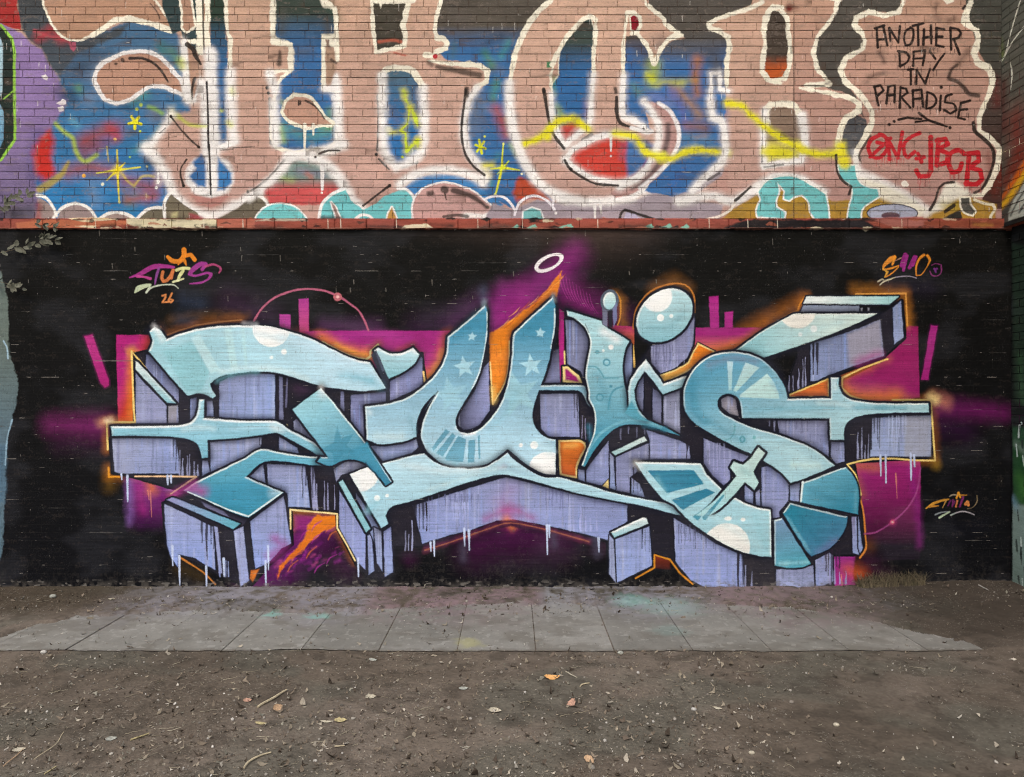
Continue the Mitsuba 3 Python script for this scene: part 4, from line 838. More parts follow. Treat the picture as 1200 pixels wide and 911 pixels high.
BK('1141 144 1143 154 1152 162 1163 174 1165 188 1158 210 1150 222 1142 226', (2.4, 2, 1.4)); BK('1122 76 1115 82 1112 92 1122 96 1131 104 1136 110 1147 112', (1.6, 2.2, 2.4, 2.4), .85, 1.4); mist('1134 60 1124 74', 7, '#5a4a40', .8)
mist('1031 62 1036 72', 5, '#4a3e38', .9); mist('1018 90 1036 86', 5, '#5a4a42', .9); mist('1014 97 1017 96', 4, '#5a4a42', .6); mist('1098 18 1100 22', 8, '#6a5448', .7); mist('1112 24 1118 22', 6, '#5c483e', .8); mist('1096 10 1098 5', 5, '#4a3a34', .7)
poly('1100 -5 1118 -5 1118 2 1110 5', CR); BK('1129 10 1131 7', 1.4)
# ochre strip with drips
poly('840 262 858 246 875 236 892 226 930 222 962 226 975 236 1000 234 1030 226 1052 228 1074 238 1090 250 1104 236 1116 226 1140 232 1156 236 1168 240 1166 262', '#b08f3c', '#a8823a', w=1.5, j=1)
WO('1006 206 1024 212 1046 224 1064 234 1084 248', (6, 5, 6, 5), 4); poly('1006 208 1030 214 1060 228 1086 246 1078 256 1050 240 1024 228', '#ece8d6', w=4); poly('1086 252 1098 236 1108 216 1120 213 1134 222 1140 228 1120 234 1104 246', '#e9e6d8', w=3)
mist('1106 240 1120 242', 8, '#a8983c', .8)
WO('888 222 900 211 916 206 932 208 948 214 966 226', 3.4, 1.6)
poly('891 222 900 212 916 207 932 208 948 216 968 228 972 258 955 256 950 248 948 237 940 228 932 230 925 235 919 233 920 224 911 214 913 224 909 235 910 243 920 249 919 256 888 254 887 245 892 234 889 225', '#74c0c2', out=('#eef0ea', 1.8), j=.5, sm=1)
poly('982 194 1002 194 1004 208 1012 218 1028 222 1030 230 1018 238 1010 246 1008 262 993 262 996 242 1000 226 996 216 986 208', '#72c0c2', out=('#eef0ea', 1.8), j=.5, sm=1); YL('985 172 988 186 990 192', 5, 3, .9)
BK('980 182 981 200 988 212 998 219 995 228', 1.5); BK('1020 160 1012 172 1007 182 1008 188', 1.4, .8)
line('828 257 842 254 856 246 861 238', 1.4, '#f0e8dc')
poly(ell(1046, 250, 29, 10), '#aab0c4', out=('#2a2a30', 1.2)); poly(ell(1044, 253, 11, 4.4), '#5c4650'); poly('1010 256 1082 254 1082 266 1010 266', '#b0726e', w=1.5)
BK('1108 248 1118 241', 2, .95); poly('1098 262 1112 252 1126 246 1128 256 1118 260', '#33302c', w=1); BK('1090 246 1096 236 1100 222 1107 215 1118 213.5', 1.6)
poly('1126 232 1136 232 1137 240 1143 248 1140 252 1131 249 1127 242', '#55544e', out=('#f0ecd8', 2), sm=1); line('1142 234 1152 238 1164 240 1166 246 1161 254 1163 260', 1.6, '#e8e2c8')
dot(1060, 215.5, 3.6, '#ece6da', w=.8); dot(1063, 217, 2, '#ece6da')
# lettering
def pen(ox, oy, k, items, r, c, al=1.0, w=.7):
    for s in items:
        line(Z(ox, oy, k, s), r / k, c, w=w, j=.35, al=al, sm=len(s.split()) > 8)


pen(960, 0, 5, ['344 278 338 165', '326 167 382 150', '376 152 400 266', '346 234 392 230', '412 165 418 240', '412 165 465 250 474 155', '540 165 510 180 498 230 508 265 535 260 552 220 552 175 535 162', '550 152 612 137', '580 150 582 265', '615 172 612 262', '612 222 660 215', '655 150 658 255', '690 165 685 265 730 275', '688 165 735 172', '688 215 722 215', '770 165 775 290', '770 165 815 172 832 195 815 222 775 232', '790 228 825 318'], 7.6, '#2a211e')
pen(960, 0, 5, ['470 300 475 390', '462 300 510 308 530 335 515 365 475 388', '555 302 552 385', '555 302 622 295 608 382', '552 345 612 342', '650 300 682 345', '735 315 700 360 668 412', '522 409 552 406', '538 408 538 495', '570 492 572 410 622 490 650 405', '325 510 348 618', '322 510 360 500 378 530 345 560', '405 510 395 605', '405 508 445 500 442 600', '398 560 442 556', '478 512 472 630', '478 515 510 520 518 545 480 570', '482 570 535 630', '550 530 552 625', '548 532 600 525 610 625', '552 580 605 577', '635 540 628 635', '632 540 670 555 688 590 668 625 630 638', '714 560 708 645', '778 552 745 565 738 600 790 610 805 645 770 668 735 645', '830 605 885 590', '832 605 815 690 855 700', '828 645 868 640', '465 702 520 690 600 698', '585 662 640 705 750 742', '568 715 640 705'], 7.2, '#2a211e')
for x, y in ((716, 512), (412, 730), (440, 712), (768, 748)):
    dot(960 + x / 5, y / 5, 2, '#2a211e')
pen(960, 120, 5, ['360 190 305 220 288 270 310 315 350 325 390 290 405 240 385 200 355 185', '340 235 400 250', '300 320 420 210', '415 335 402 212', '402 212 462 325', '462 325 488 176', '590 180 545 200 500 240 500 300 520 325 560 290', '580 300 600 350', '570 330 615 320'], 11.5, '#c23038')
pen(960, 120, 5, ['655 205 655 400', '655 400 640 430 590 435 570 400', '700 220 690 365', '690 225 740 215 755 245 700 275', '700 275 755 300 750 350 690 370', '850 300 820 280 770 300 760 360 780 410 820 400 835 360', '880 300 865 480', '870 300 930 295 940 340 880 380', '880 380 945 400 955 450 920 480 860 475'], 14.5, '#bd2c34')
for s, c, n, L in (((1024, 184, 1060, 186), '#c03a40', 16, 12), ((1074, 206, 1090, 207), '#b83038', 8, 18), ((1112, 200, 1124, 201), '#b83038', 4, 14), ((1130, 216, 1150, 217), '#b83038', 5, 12), ((1028, 52, 1120, 58), '#3a302c', 16, 7), ((1048, 76, 1098, 82), '#3a302c', 8, 9), ((1026, 118, 1140, 134), '#3a302c', 22, 8)):
    R = np.random.default_rng(int(s[0]))
    for k in range(n):
        t = (k + R.random()) / n
        x, y = s[0] + t * (s[2] - s[0]), s[1] + t * (s[3] - s[1])
        line([[x, y], [x, y + L * R.uniform(.3, 1)]], (.55, .3), c, al=.7, w=.5)
# the old movement joint and grime
line('930.5 20 930.5 262', .55, '#4a3a34', al=.7, j=.3)
RU = np.random.default_rng(5)
for k in range(160):
    x, y = RU.uniform(0, 1160), RU.uniform(0, 255)
    line([[x, y], [x + RU.uniform(-.4, .4), y + RU.uniform(3, 9)]], .4, '#e8e4dc' if k % 3 else '#3a3430', al=.45, w=.4)
# ---------------------------------------------------------------- the ledge between the two
poly('-300 256.5 1500 256.5 1500 269 -300 269', '#9c5044', '#8a4a3c', w=.3)
poly('20 262 60 258 150 259 152 264 90 268 22 268', '#b26a4e', w=1)
poly('76 256 118 255 140 258 100 261', '#dcc8a4', w=.6); poly('150 257 255 258 255 269 170 269 150 264', '#cfc6a6', w=1, j=1); poly('90 266 114 265 112 268', '#d8cca8')
mist('196 256 225 257', 5, '#3a3630', .9); mist('240 266 262 268', 4, '#3a3630', .9); poly('255 258 300 258 300 268 256 268', '#b06652', w=1); mist('150 267 165 267', 4, '#2c2a26', .8); mist('120 266 136 265', 3, '#2c2a26', .8)
poly('316 256 360 258 362 260 300 260', '#b8ac98', w=1); mist('376 255 400 255', 4, '#2a2624', .9); mist('430 266 470 267', 4, '#2e2624', .9); mist('300 266 330 268', 4, '#33302a', .8); mist('505 264 530 266', 4, '#2c2624', .9)
poly('475 265 500 263 508 268 470 269', '#d8ccb0', w=.8); mist('575 264 582 262', 4, '#2e2a28', .9); mist('560 267 600 267', 4, '#3a4440', .8)
for a in ((603, 3), (622, 5), (660, 9), (758, 5), (778, 6), (800, 4)):
    poly([[a[0] - a[1], 268], [a[0] + a[1], 263], [a[0] + a[1] + 3, 267], [a[0] + a[1], 269]], '#82b8a6', w=.8, j=.8)
mist('725 266 760 267', 4, '#38322e', .9); mist('640 267 650 267', 3, '#2a2a2a', .7)
poly('860 262 880 258 1010 259 1030 269 846 269', '#262224', w=1.5, j=1); mist('960 258 1030 260', 4, '#221f20', .9)
poly('1020 258 1080 258 1100 266 1040 266', '#a4685e', w=1.5); poly('1080 260 1170 258 1180 268 1080 266', '#8c4a38', w=2); mist('1140 264 1160 265', 4, '#b88a40', .7)
RL = np.random.default_rng(44)
for k in range(150):
    x, t = RL.uniform(-60, 1185), RL.random()
    y = (257.5 if t < .4 else 267.6 if t < .85 else RL.uniform(259, 266)) + RL.normal(0, .5)
    L, h = RL.uniform(2, 16), RL.uniform(.5, 2.2)
    c = ('#242120', '#2e2926', '#d2c6a8', '#6e3c32', '#a8604a', '#4a3a34')[RL.choice(6, p=[.32, .2, .12, .14, .12, .1])]
    line([[x, y], [x + L * .4, y + RL.normal(0, .8)], [x + L, y + RL.normal(0, .6)]], (h * .4, h, h * .3), c, al=RL.uniform(.5, .95), j=1.4, w=.8)
for x in (113, 150, 240, 286, 385, 400, 465, 560, 612, 700, 830, 875, 910, 1055):
    line([[x, 258], [x + .3, 268]], .5, '#ddd2bc', al=.7, w=.4)
line('-100 268.6 1300 268.6', .5, '#a07468', al=.5, j=.8)
# the return wall on the right is drawn at x = 1400 + its distance from the corner
poly('1395 -160 1700 -160 1700 264 1395 264', '#5c5d55', '#4a4740', g=(0, 60, 0, 230), j=0)
mist('1404 100 1404 150', 12, '#5a2422', .8); mist('1425 150 1430 190', 30, '#7a2a20', .9); mist('1408 215 1420 205 1450 180', 16, '#7d2c1c', .9)
line('1398 243 1412 236 1428 224 1445 208 1480 180', (3, 5, 6, 7), '#d0a024', w=4); line('1400 233 1425 216 1450 196', (2, 4, 5), '#c4601c', w=4)
poly('1412 252 1424 238 1440 224 1470 205 1500 250 1450 262 1412 262', '#a8aea4', w=2, j=1); line('1416 256 1430 242 1450 228', 1.4, '#5a605c', w=1.5); line('1430 256 1450 242', 1.4, '#565a58', w=1.5)
mist('1400 255 1410 250', 9, '#3a3c3c', .9)
line('1400 72 1408 66 1420 40 1432 20 1450 0', 1, '#dcdccf', j=.5); line('1404 70 1420 58 1440 50', 1, '#d4d4c8', j=.5); line('1416 80 1419 95 1417 112', (.4, 1.3, .4), '#cfcfc4'); mist('1395 40 1402 66', 7, '#7a8a38', .7)
poly('1395 262 1700 262 1700 730 1395 730', '#1b1d1c', '#1e2422', j=0)
poly('1402 285 1440 300 1440 480 1406 470', '#27352b', w=4); mist('1416 420 1420 470', 8, '#3a5c3e', .8)
poly('1404 500 1460 500 1460 600 1408 590', '#24472e', '#2e5232', w=3); mist('1420 560 1424 575', 14, '#457a38', .8); mist('1412 520 1430 530', 8, '#7a8f84', .7)
poly('1404 590 1470 585 1470 700 1404 700', '#7c918c', '#6c7f78', w=3, j=2); mist('1406 585 1412 592', 8, '#7a9fb4', .9)
for k in range(34):
    R = np.random.default_rng(60 + k)
    x, y = R.uniform(1402, 1450), R.uniform(490, 690)
    line([[x, y], [x + R.uniform(-2, 3), y + R.uniform(4, 16)]], R.uniform(.5, 1.6), '#1c2322' if k % 3 else '#c4d4d0', al=.8, j=.8)

# ---------------------------------------------------------------- the paint as a procedural colour on the wall
CX0, CY0, CS, NX, NY = -90.1373, -70.2917, 6.0, 270, 132


def bake_index():
    cells = [[] for _ in range(NX * NY)]
    inside = np.zeros(NX * NY, np.int8)
    segs, at = [], 0
    hd = CS * 0.7072
    for pi, (seg, kind, par, reach, inner, al, clip, mask) in enumerate(PR):
        if mask:
            inside[:] = 0
        m = reach + seg[:, 4:].max() + 0.5
        x0, x1 = min(seg[:, 0].min(), seg[:, 2].min()) - m, max(seg[:, 0].max(), seg[:, 2].max()) + m
        y0, y1 = min(seg[:, 1].min(), seg[:, 3].min()) - m, max(seg[:, 1].max(), seg[:, 3].max()) + m
        i0, i1 = max(0, int((x0 - CX0) // CS)), min(NX - 1, int((x1 - CX0) // CS))
        j0, j1 = max(0, int((y0 - CY0) // CS)), min(NY - 1, int((y1 - CY0) // CS))
        if i1 < i0 or j1 < j0:
            continue
        I, J = np.meshgrid(np.arange(i0, i1 + 1), np.arange(j0, j1 + 1))
        cx, cy, idx = (CX0 + (I.ravel() + .5) * CS), (CY0 + (J.ravel() + .5) * CS), (J * NX + I).ravel()
        a, e = seg[:, :2], seg[:, 2:4] - seg[:, :2]
        t = np.clip(((cx[:, None] - a[:, 0]) * e[:, 0] + (cy[:, None] - a[:, 1]) * e[:, 1]) / ((e**2).sum(1) + 1e-12), 0, 1)
        d = np.hypot(cx[:, None] - a[:, 0] - t * e[:, 0], cy[:, None] - a[:, 1] - t * e[:, 1])
        v = d if kind else d - (seg[:, 4] + t * (seg[:, 5] - seg[:, 4]))
        best = v.min(1)
        if kind:
            up = (a[:, 1] > cy[:, None]) != (seg[:, 3] > cy[:, None])
            xs = a[:, 0] + e[:, 0] * (cy[:, None] - a[:, 1]) / np.where(np.abs(e[:, 1]) < 1e-9, 1e-9, e[:, 1])
            odd = ((up & (cx[:, None] < xs)).sum(1) % 2) == 1
        else:
            odd = np.zeros(len(cx), bool)
        sd = np.where(odd, -best, best)
        for n in np.nonzero(sd - hd <= reach)[0]:
            c = idx[n]
            if clip and not inside[c]:
                continue
            full = kind and sd[n] + hd < -inner
            if mask:
                inside[c] = 1
            if full:
                if al >= 1 and not clip:
                    cells[c].clear()
                cells[c].append((pi, at, 0, 1))
                continue
            near = np.nonzero(v[n] <= max(reach, inner) + hd + 0.01)[0] if kind else np.nonzero(v[n] - hd <= min(v[n].min() + hd, reach) + 1e-6)[0]
            segs.append(seg[near])
            cells[c].append((pi, at, len(near), int(odd[n])))
            at += len(near)
    start, ent = [0], []
    for c in cells:
        ent += c
        start.append(len(ent))
    s = np.vstack(segs)
    return np.array(start), np.array(ent), np.hstack([s, np.zeros((len(s), 2))])


_st, _en, _sg = bake_index()
D_ST, D_EN = mi.UInt32(_st.astype(np.uint32)), mi.UInt32(_en.astype(np.uint32).ravel())
D_SG, D_PR = mi.Float(_sg.astype(np.float32).ravel()), mi.Float(np.array([p[2] for p in PR], np.float32).ravel())
UV4 = mi.Vector4u


def pk(src, base, n):
    return [dr.gather(mi.Vector4f, src, base + i) for i in range(n)]


def over(c, C, a):
    return c + (mi.Color3f(C[0], C[1], C[2]) - c) * a


def spray(x, y, grain):
    """The colour of the paint at the point x, y of the drawing: fills, strokes and mists laid over one another, nearest outline in each cell of an index."""
    ci = mi.UInt32(dr.clip(dr.floor((x - CX0) / CS), 0, NX - 1))
    cj = mi.UInt32(dr.clip(dr.floor((y - CY0) / CS), 0, NY - 1))
    qx, qy = CX0 + (mi.Float(ci) + .5) * CS, CY0 + (mi.Float(cj) + .5) * CS
    x, y = dr.clip(x, CX0 + .01, CX0 + NX * CS - .01), dr.clip(y, CY0 + .01, CY0 + NY * CS - .01)
    cell = cj * NX + ci
    e0, e1 = dr.gather(mi.UInt32, D_ST, cell), dr.gather(mi.UInt32, D_ST, cell + 1)

    def nearest(k, k1, best, nx, ny, odd, x, y, qx, qy, kind):
        s = pk(D_SG, k * 2, 2)
        ax, ay, bx, by, ra, rb = s[0][0], s[0][1], s[0][2], s[0][3], s[1][0], s[1][1]
        ex, ey = bx - ax, by - ay
        t = dr.clip(((x - ax) * ex + (y - ay) * ey) / (ex * ex + ey * ey + 1e-9), 0, 1)
        dx, dy = x - ax - t * ex, y - ay - t * ey
        v = dr.sqrt(dx * dx + dy * dy + 1e-12) - (ra + t * (rb - ra))
        w = v < best
        d1, d2 = ex * (y - ay) - ey * (x - ax), ex * (qy - ay) - ey * (qx - ax)
        fx, fy = qx - x, qy - y
        d3, d4 = fx * (ay - y) - fy * (ax - x), fx * (by - y) - fy * (bx - x)
        cross = (d1 * d2 < 0) & ((d3 > 0) != (d4 > 0)) & (kind > 0.5)
        return k + 1, k1, dr.select(w, v, best), dr.select(w, dx, nx), dr.select(w, dy, ny), odd ^ cross, x, y, qx, qy, kind

    def layer(e, e1, c, mk, x, y, qx, qy, grain):
        n = dr.gather(UV4, D_EN, e)
        p = pk(D_PR, n[0] * 8, 8)
        kind = p[7][0]
        k, _, best, nx, ny, odd, *_ = dr.while_loop((n[1], n[1] + n[2], mi.Float(1e4), mi.Float(0), mi.Float(0), n[3] > 0, x, y, qx, qy, kind), lambda k, k1, *a: k < k1, nearest)
        sd = dr.select(odd, -best, best) + p[7][3] * grain
        sg = dr.select(odd, -1.0, 1.0)
        cl = dr.select(p[7][1] > .5, mk, 1.0)
        A, al, B, w = p[0], p[0][3], p[1], p[1][3]
        g, O, H, R, X = p[2], p[3], p[4], p[5], p[6]
        h = smoothstep(H[3], 0, sd)
        c = over(c, H, X[0] * h * dr.sqrt(h) * cl)
        c = over(c, O, smoothstep(.7, -.7, sd - O[3]) * cl)
        t = dr.clip((x - g[0]) * g[2] + (y - g[1]) * g[3], 0, 1)
        F = mi.Color3f(A[0], A[1], A[2]) * (1 - t) + mi.Color3f(B[0], B[1], B[2]) * t
        dirw = dr.select(X[2] * X[2] + X[3] * X[3] > .1, dr.clip((nx * X[2] + ny * X[3]) / dr.sqrt(nx * nx + ny * ny + 1e-9) * sg, 0, 1), 1.0)
        F = over(F, R, X[1] * smoothstep(-R[3], -R[3] * .3, sd) * dirw)
        cov = smoothstep(w, -w, sd)
        c = over(c, F, cov * al * cl)
        mk = dr.select(p[7][2] > .5, cov, mk)
        return e + 1, e1, c, mk, x, y, qx, qy, grain

    out = dr.while_loop((e0, e1, mi.Color3f(0.01), mi.Float(1), x, y, qx, qy, grain), lambda e, e1, *a: e < e1, layer)
    return out[2]


def wall_paint(p, n, uv):
    side = (p.x > 3.6) & (dr.abs(n.x) > .7)
    x = dr.select(side, 1400 - p.y * U, p.x * U + 600)
    y = 690 - p.z * U
    g1, g2 = noise(x * .14, y * .14, 3), noise(x * .55, y * .55, 9)
    c = spray(x, y, (g1 - .5) * 1.6 + (g2 - .5) * .9)
    upper = y < 257
    # roller marks, thin and thick places, dust
    st = noise(x * .03, y * .8, 1) * .6 + noise(x * .2, y * 1.6, 5) * .4
    gr = noise(x * 1.3, y * 1.3, 7)
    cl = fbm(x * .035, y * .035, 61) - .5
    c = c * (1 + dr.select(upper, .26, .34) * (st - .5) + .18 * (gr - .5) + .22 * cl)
    # overspray: fine specks of the neighbouring tone
    spk = smoothstep(.86, .95, noise(x * 2.1, y * 2.1, 71)) * smoothstep(.35, .6, noise(x * .08, y * .08, 73))
    c = mix(c, mi.Color3f(.42, .42, .45), spk * dr.select(upper, .28, .10))
    brick = noise(dr.floor(y / 9.2) * 7.3 + .5, dr.floor((x + 13 * dr.floor(y / 9.2)) / 35) * 3.7 + .5)
    c = c * (1 + dr.select(upper, .26, .07) * (brick - .5))
    c = c + mi.Color3f(.010, .0105, .013) * dr.select(upper, 0.0, smoothstep(.48, .72, fbm(x * .018, y * .03, 81)) * (.4 + st))  # patchy sheen of the black wall, put into the colour
    wear = smoothstep(.66, .8, noise(x * .11, y * .3, 21) * .6 + noise(x * .7, y * .7, 22) * .4)
    c = mix(c, mi.Color3f(.24, .19, .16), wear * dr.select(upper, .3, .04))
    dust = smoothstep(678, 694, y + 7 * (noise(x * .2, y * .2, 31) - .5)) * smoothstep(.3, .65, noise(x * .25, y * .25, 33))
    c = mix(c, mi.Color3f(.11, .1, .09), dust * .7)
    splash = smoothstep(640, 692, y + 26 * (noise(x * .05, 3.1) - .5)) * smoothstep(.45, .8, noise(x * .35, y * .22, 35) * .55 + noise(x * .9, y * .9, 36) * .45)
    c = mix(c, mi.Color3f(.085, .078, .07), splash * .22)
    chip = smoothstep(676, 688, y) * smoothstep(.74, .8, noise(x * .22, y * .5, 37))
    c = mix(c, mi.Color3f(.20, .19, .175), chip * .7)
    # in the joints the paint did not reach everywhere
    deep = dr.select(upper, smoothstep(.0011, .0016, p.y), smoothstep(.0005, .0009, p.y))
    jn = noise(x * .12, y * .5, 41)
    bare = dr.select(upper, .30 + .60 * smoothstep(.2, .65, jn), dr.lerp(.15 + .4 * smoothstep(.5, .75, jn), .2 + .5 * smoothstep(.3, .65, jn), smoothstep(.06, .015, mi.luminance(c))))
    old = dr.select(upper, mi.Color3f(.14, .09, .065), mi.Color3f(.036, .036, .035))
    jc = dr.select(jn > dr.select(upper, .93, .9), mi.Color3f(.35, .33, .3), mix(c * .6, old, .42))  # pale dashes; on the black wall, joint edges catching light, painted in
    return mix(c, jc, deep * bare)
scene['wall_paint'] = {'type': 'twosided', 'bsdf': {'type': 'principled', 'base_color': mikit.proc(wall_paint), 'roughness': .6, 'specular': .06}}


def tag(key, label=None, cat=None, group=None, kind=None):
    labels.setdefault(key, {}).update({k: v for k, v in (('label', label), ('category', cat), ('group', group), ('kind', kind)) if v})


def numbered(key):
    if key not in scene:
        return key
    i = 1
    while f'{key}_{i:03d}' in scene:
        i += 1
    return f'{key}_{i:03d}'


def box(x0, x1, y0, y1, z0, z1):
    m = trimesh.creation.box((x1 - x0, y1 - y0, z1 - z0))
    m.apply_translation(((x0 + x1) / 2, (y0 + y1) / 2, (z0 + z1) / 2))
    return m


def brick_mesh(L, H, ch, dep=.02):
    """A brick seen from the front: face at y = 0, edges worn round by ch."""
    x, z = L / 2, H / 2
    v, f = [], []
    for y, i in ((0, ch), (ch * .35, ch * .3), (ch * 1.1, 0), (dep, 0)):
        v += [(-x + i, y, -z + i), (x - i, y, -z + i), (x - i, y, z - i), (-x + i, y, z - i)]
    f += [(0, 1, 2), (0, 2, 3)]
    for r in range(3):
        for k in range(4):
            a, b = r * 4 + k, r * 4 + (k + 1) % 4
            f += [(a, a + 4, b + 4), (a, b + 4, b)]
    return trimesh.Trimesh(v, f, process=False)


def brickwork(key, ys, length, joint, ch, x0, x1, seed, split=None, n_parts=300, y_face=0.0, jit=.0006):
    """Courses of bricks between the drawing heights ys (downwards); the bricks nearest to the eye are parts, the rest one mesh."""
    R = np.random.default_rng(seed)
    todo, off = [], 0.0
    for c in range(len(ys) - 1):
        off = (off + R.choice([.33, .5, .62, .4])) % 1
        x = x0 - off * length
        while x < x1:
            a, b = x, x + length * (1 if R.random() > .05 else .5)
            x = b
            for lo, hi in ((a, min(b, split)), (max(a, split), b)) if split and a < split < b else ((a, b),):
                lo, hi = max(lo, x0), min(hi, x1)
                if hi - lo > 4:
                    todo.append((lo, hi, ys[c], ys[c + 1]))
    todo.sort(key=lambda t: abs((t[2] + t[3]) / 2 - 455) + .45 * abs((t[0] + t[1]) / 2 - 600) + (1000 if t[1] - t[0] < length - 1 or t[2] < 0 or t[1] > 1190 or t[0] < 6 else 0))
    H = (ys[1] - ys[0]) / U - joint
    dict0 = [mikit.ply(brick_mesh(length / U - joint, H, ch * k), 'wall_paint', smooth=False) for k in (.8, 1, 1.25)]
    rest = []
    for i, (lo, hi, ya, yb) in enumerate(todo):
        M = T().translate([WX((lo + hi) / 2), y_face + R.normal(0, jit), WZ((ya + yb) / 2)]).rotate([0, 0, 1], R.normal(0, 360 * jit)).rotate([1, 0, 0], R.normal(0, 500 * jit))
        if i < n_parts:
            scene[numbered(key + '__brick')] = {**dict0[i % 3], 'to_world': M}
        else:
            b = brick_mesh((hi - lo) / U - joint, (yb - ya) / U - joint, ch)
            b.apply_transform(np.array(M.matrix).reshape(4, 4))
            rest.append(b)
    if rest:
        scene[key + '__bricks'] = mikit.ply(trimesh.util.concatenate(rest), 'wall_paint')
        tag(key + '__bricks', kind='stuff')


# ---------------------------------------------------------------- walls
XL, XR = -70.0, 1188.0
low_y = 269.7 + 9.58 * np.arange(45)
up_y = 256.5 - 9.196 * np.arange(34)[::-1]
brickwork('brick_wall', low_y, 35.0, .0032, .0005, XL, XR, 11, jit=.00015)
scene['brick_wall__mortar'] = mikit.ply(box(WX(XL), WX(XR), .0010, .24, -.12, WZ(257)), 'wall_paint')
tag('brick_wall', 'black painted brick wall carrying large pale blue graffiti lettering with lilac sides, standing behind the paving slabs', 'wall')
brickwork('brick_wall_001', up_y, 35.0, .0052, .0017, XL, 1176.0, 12, split=930.5)
scene['brick_wall_001__mortar'] = mikit.ply(box(WX(XL), WX(1176), .0042, .24, WZ(257), WZ(-56)), 'wall_paint')
tag('brick_wall_001', 'brick wall above the ledge with faded pink block letters on blue and the words ANOTHER DAY IN PARADISE', 'wall')
# the ledge: a course that stands a little proud
R = np.random.default_rng(3)
x = XL
while x < 1182:
    L = R.choice([33, 35, 37, 52])
    hi = min(x + L, 1184)
    m = brick_mesh((hi - x) / U - .004, 11.6 / U, .004, .05)
    m.vertices += (R.normal(0, 1, m.vertices.shape) * [.001, .0026, .002])
    scene[numbered('ledge__brick')] = {**mikit.ply(m, 'wall_paint', smooth=False), 'to_world': T().translate([WX((x + hi) / 2), -.026 + R.normal(0, .003), WZ(262.9)])}
    x = hi
scene['ledge__mortar'] = mikit.ply(box(WX(XL), WX(1184), -.016, .01, WZ(268.4), WZ(257.4)), 'wall_paint')
tag('ledge', 'narrow red and cream painted brick ledge running between the black wall and the pink lettering', 'ledge')


def return_wall(key, xf, y_top, y_bot, pitch, reach, ch=.0022, joint=.006):
    rows, L, b, k = np.arange(y_top, y_bot + .1, pitch), .226, [], 0
    for a in rows:
        s = -.5 * (k % 2) * L - .02
        k += 1
        while s < reach:
            e = min(s + L, reach)
            lo = max(s, 0)
            if e - lo > .03:
                m = brick_mesh(e - lo - joint, pitch / U - joint, ch)
                Rk = np.random.default_rng(int(1000 * s) % 977 + k)
                m.apply_transform(np.array(T().translate([xf + Rk.normal(0, .0007), -(lo + e) / 2, WZ(a + pitch / 2)]).rotate([0, 0, 1], -90).matrix).reshape(4, 4))
                scene[numbered(key + '__brick')] = mikit.ply(m, 'wall_paint')
            s += L
    scene[key + '__mortar'] = mikit.ply(box(xf + .005, xf + .24, -reach, -.001, WZ(y_bot + 19), WZ(y_top)), 'wall_paint')


return_wall('return_wall', WX(1185), 266, 690, 9.58, 3.2)  # both return walls run on unseen past the view to darken the right corner
tag('return_wall', 'dark green and white sprayed brick wall at the right edge, below the ledge and beside the black wall', 'wall')
return_wall('return_wall_001', WX(1173.5), -50, 248, 9.196, 3.2)
tag('return_wall_001', 'grey, red and yellow sprayed brick wall at the upper right edge, beside the lettering ANOTHER DAY IN PARADISE', 'wall')
scene['brick_pier'] = mikit.ply(box(WX(1185) - .012, WX(1185) + .05, -1.9, -.035, -.1, WZ(497)), 'wall_paint')
tag('brick_pier', 'low white and green painted plinth at the foot of the wall on the right edge', 'plinth')

# ---------------------------------------------------------------- ground
def ground_at(px, py):
    D = EYE * FOC / (np.asarray(py, float) - 455.5)
    return (np.asarray(px, float) - 600) / FOC * D, D - DIST


BX, BY = ground_at([-60, 0, 60, 110, 150, 200, 260, 330, 400, 460, 540, 620, 720, 830, 900, 960, 1000, 1050, 1090, 1120, 1150, 1165], [765, 742, 722, 714, 711, 705, 705, 708, 709, 703, 700, 698, 698, 699, 702, 709, 715, 727, 737, 743, 752, 766])
EDGE = 1.308


def vnoise(x, y, s):
    return meshkit.fbm(np.stack([x * s, y * s, np.zeros_like(x) + s], -1).reshape(-1, 3)).reshape(x.shape)


def soil(x, y):
    d = -y
    n1, n2, n3 = vnoise(x, y, 3.0), vnoise(x, y, 11.0), vnoise(x, y, 38.0)
    b = -np.interp(x, BX, BY) + .16 * n2 + .10 * n3
    front = -.033 + .020 * n1 + .010 * n2 + .006 * n3 + np.minimum(.012 * vnoise(x + 9, y, 1.2), .008)
    back = np.clip((b - d) * .10 - .012, -.06, -.009 + .016 * np.clip(n1 + .3, 0, 1) * np.clip((.30 - d) / .3, 0, 1)) + np.where(d < b, .012 * n2 + .010 * n3, 0) + .05 * np.clip((x - 2.2) / 1.4, 0, 1) * np.clip((1.0 - d) / .8, 0, 1)
    edge = EDGE + .012 * n1 - .03 * np.clip((x - 2.6), 0, 2)
    return np.where(d > edge, front + np.clip((x - 2.4) / .9, 0, 1) * np.clip((d - edge) / .03, 0, 1) * .01, np.where((b - d) * .10 - .012 < -.06 + 1e-6, -.055, back))


def axis(lo, hi, step, far, grow=1.35):
    a = list(np.arange(lo, hi + 1e-9, step))
    d = step
    while a[-1] < far:
        d *= grow
        a.append(a[-1] + d)
    d = step
    while a[0] > -far:
        d *= grow
        a.insert(0, a[0] - d)
    return np.array(a)


gx, gy = axis(-4.6, 4.4, .018, 70), axis(-3.0, .06, .014, 70)
GX, GY = np.meshgrid(gx, gy)
GZ = soil(GX, GY)
GZ = np.where(GY > .1, -.03, GZ)
i = np.arange(len(gx) * len(gy)).reshape(len(gy), len(gx))
q = np.stack([i[:-1, :-1], i[:-1, 1:], i[1:, 1:], i[1:, :-1]], -1).reshape(-1, 4)


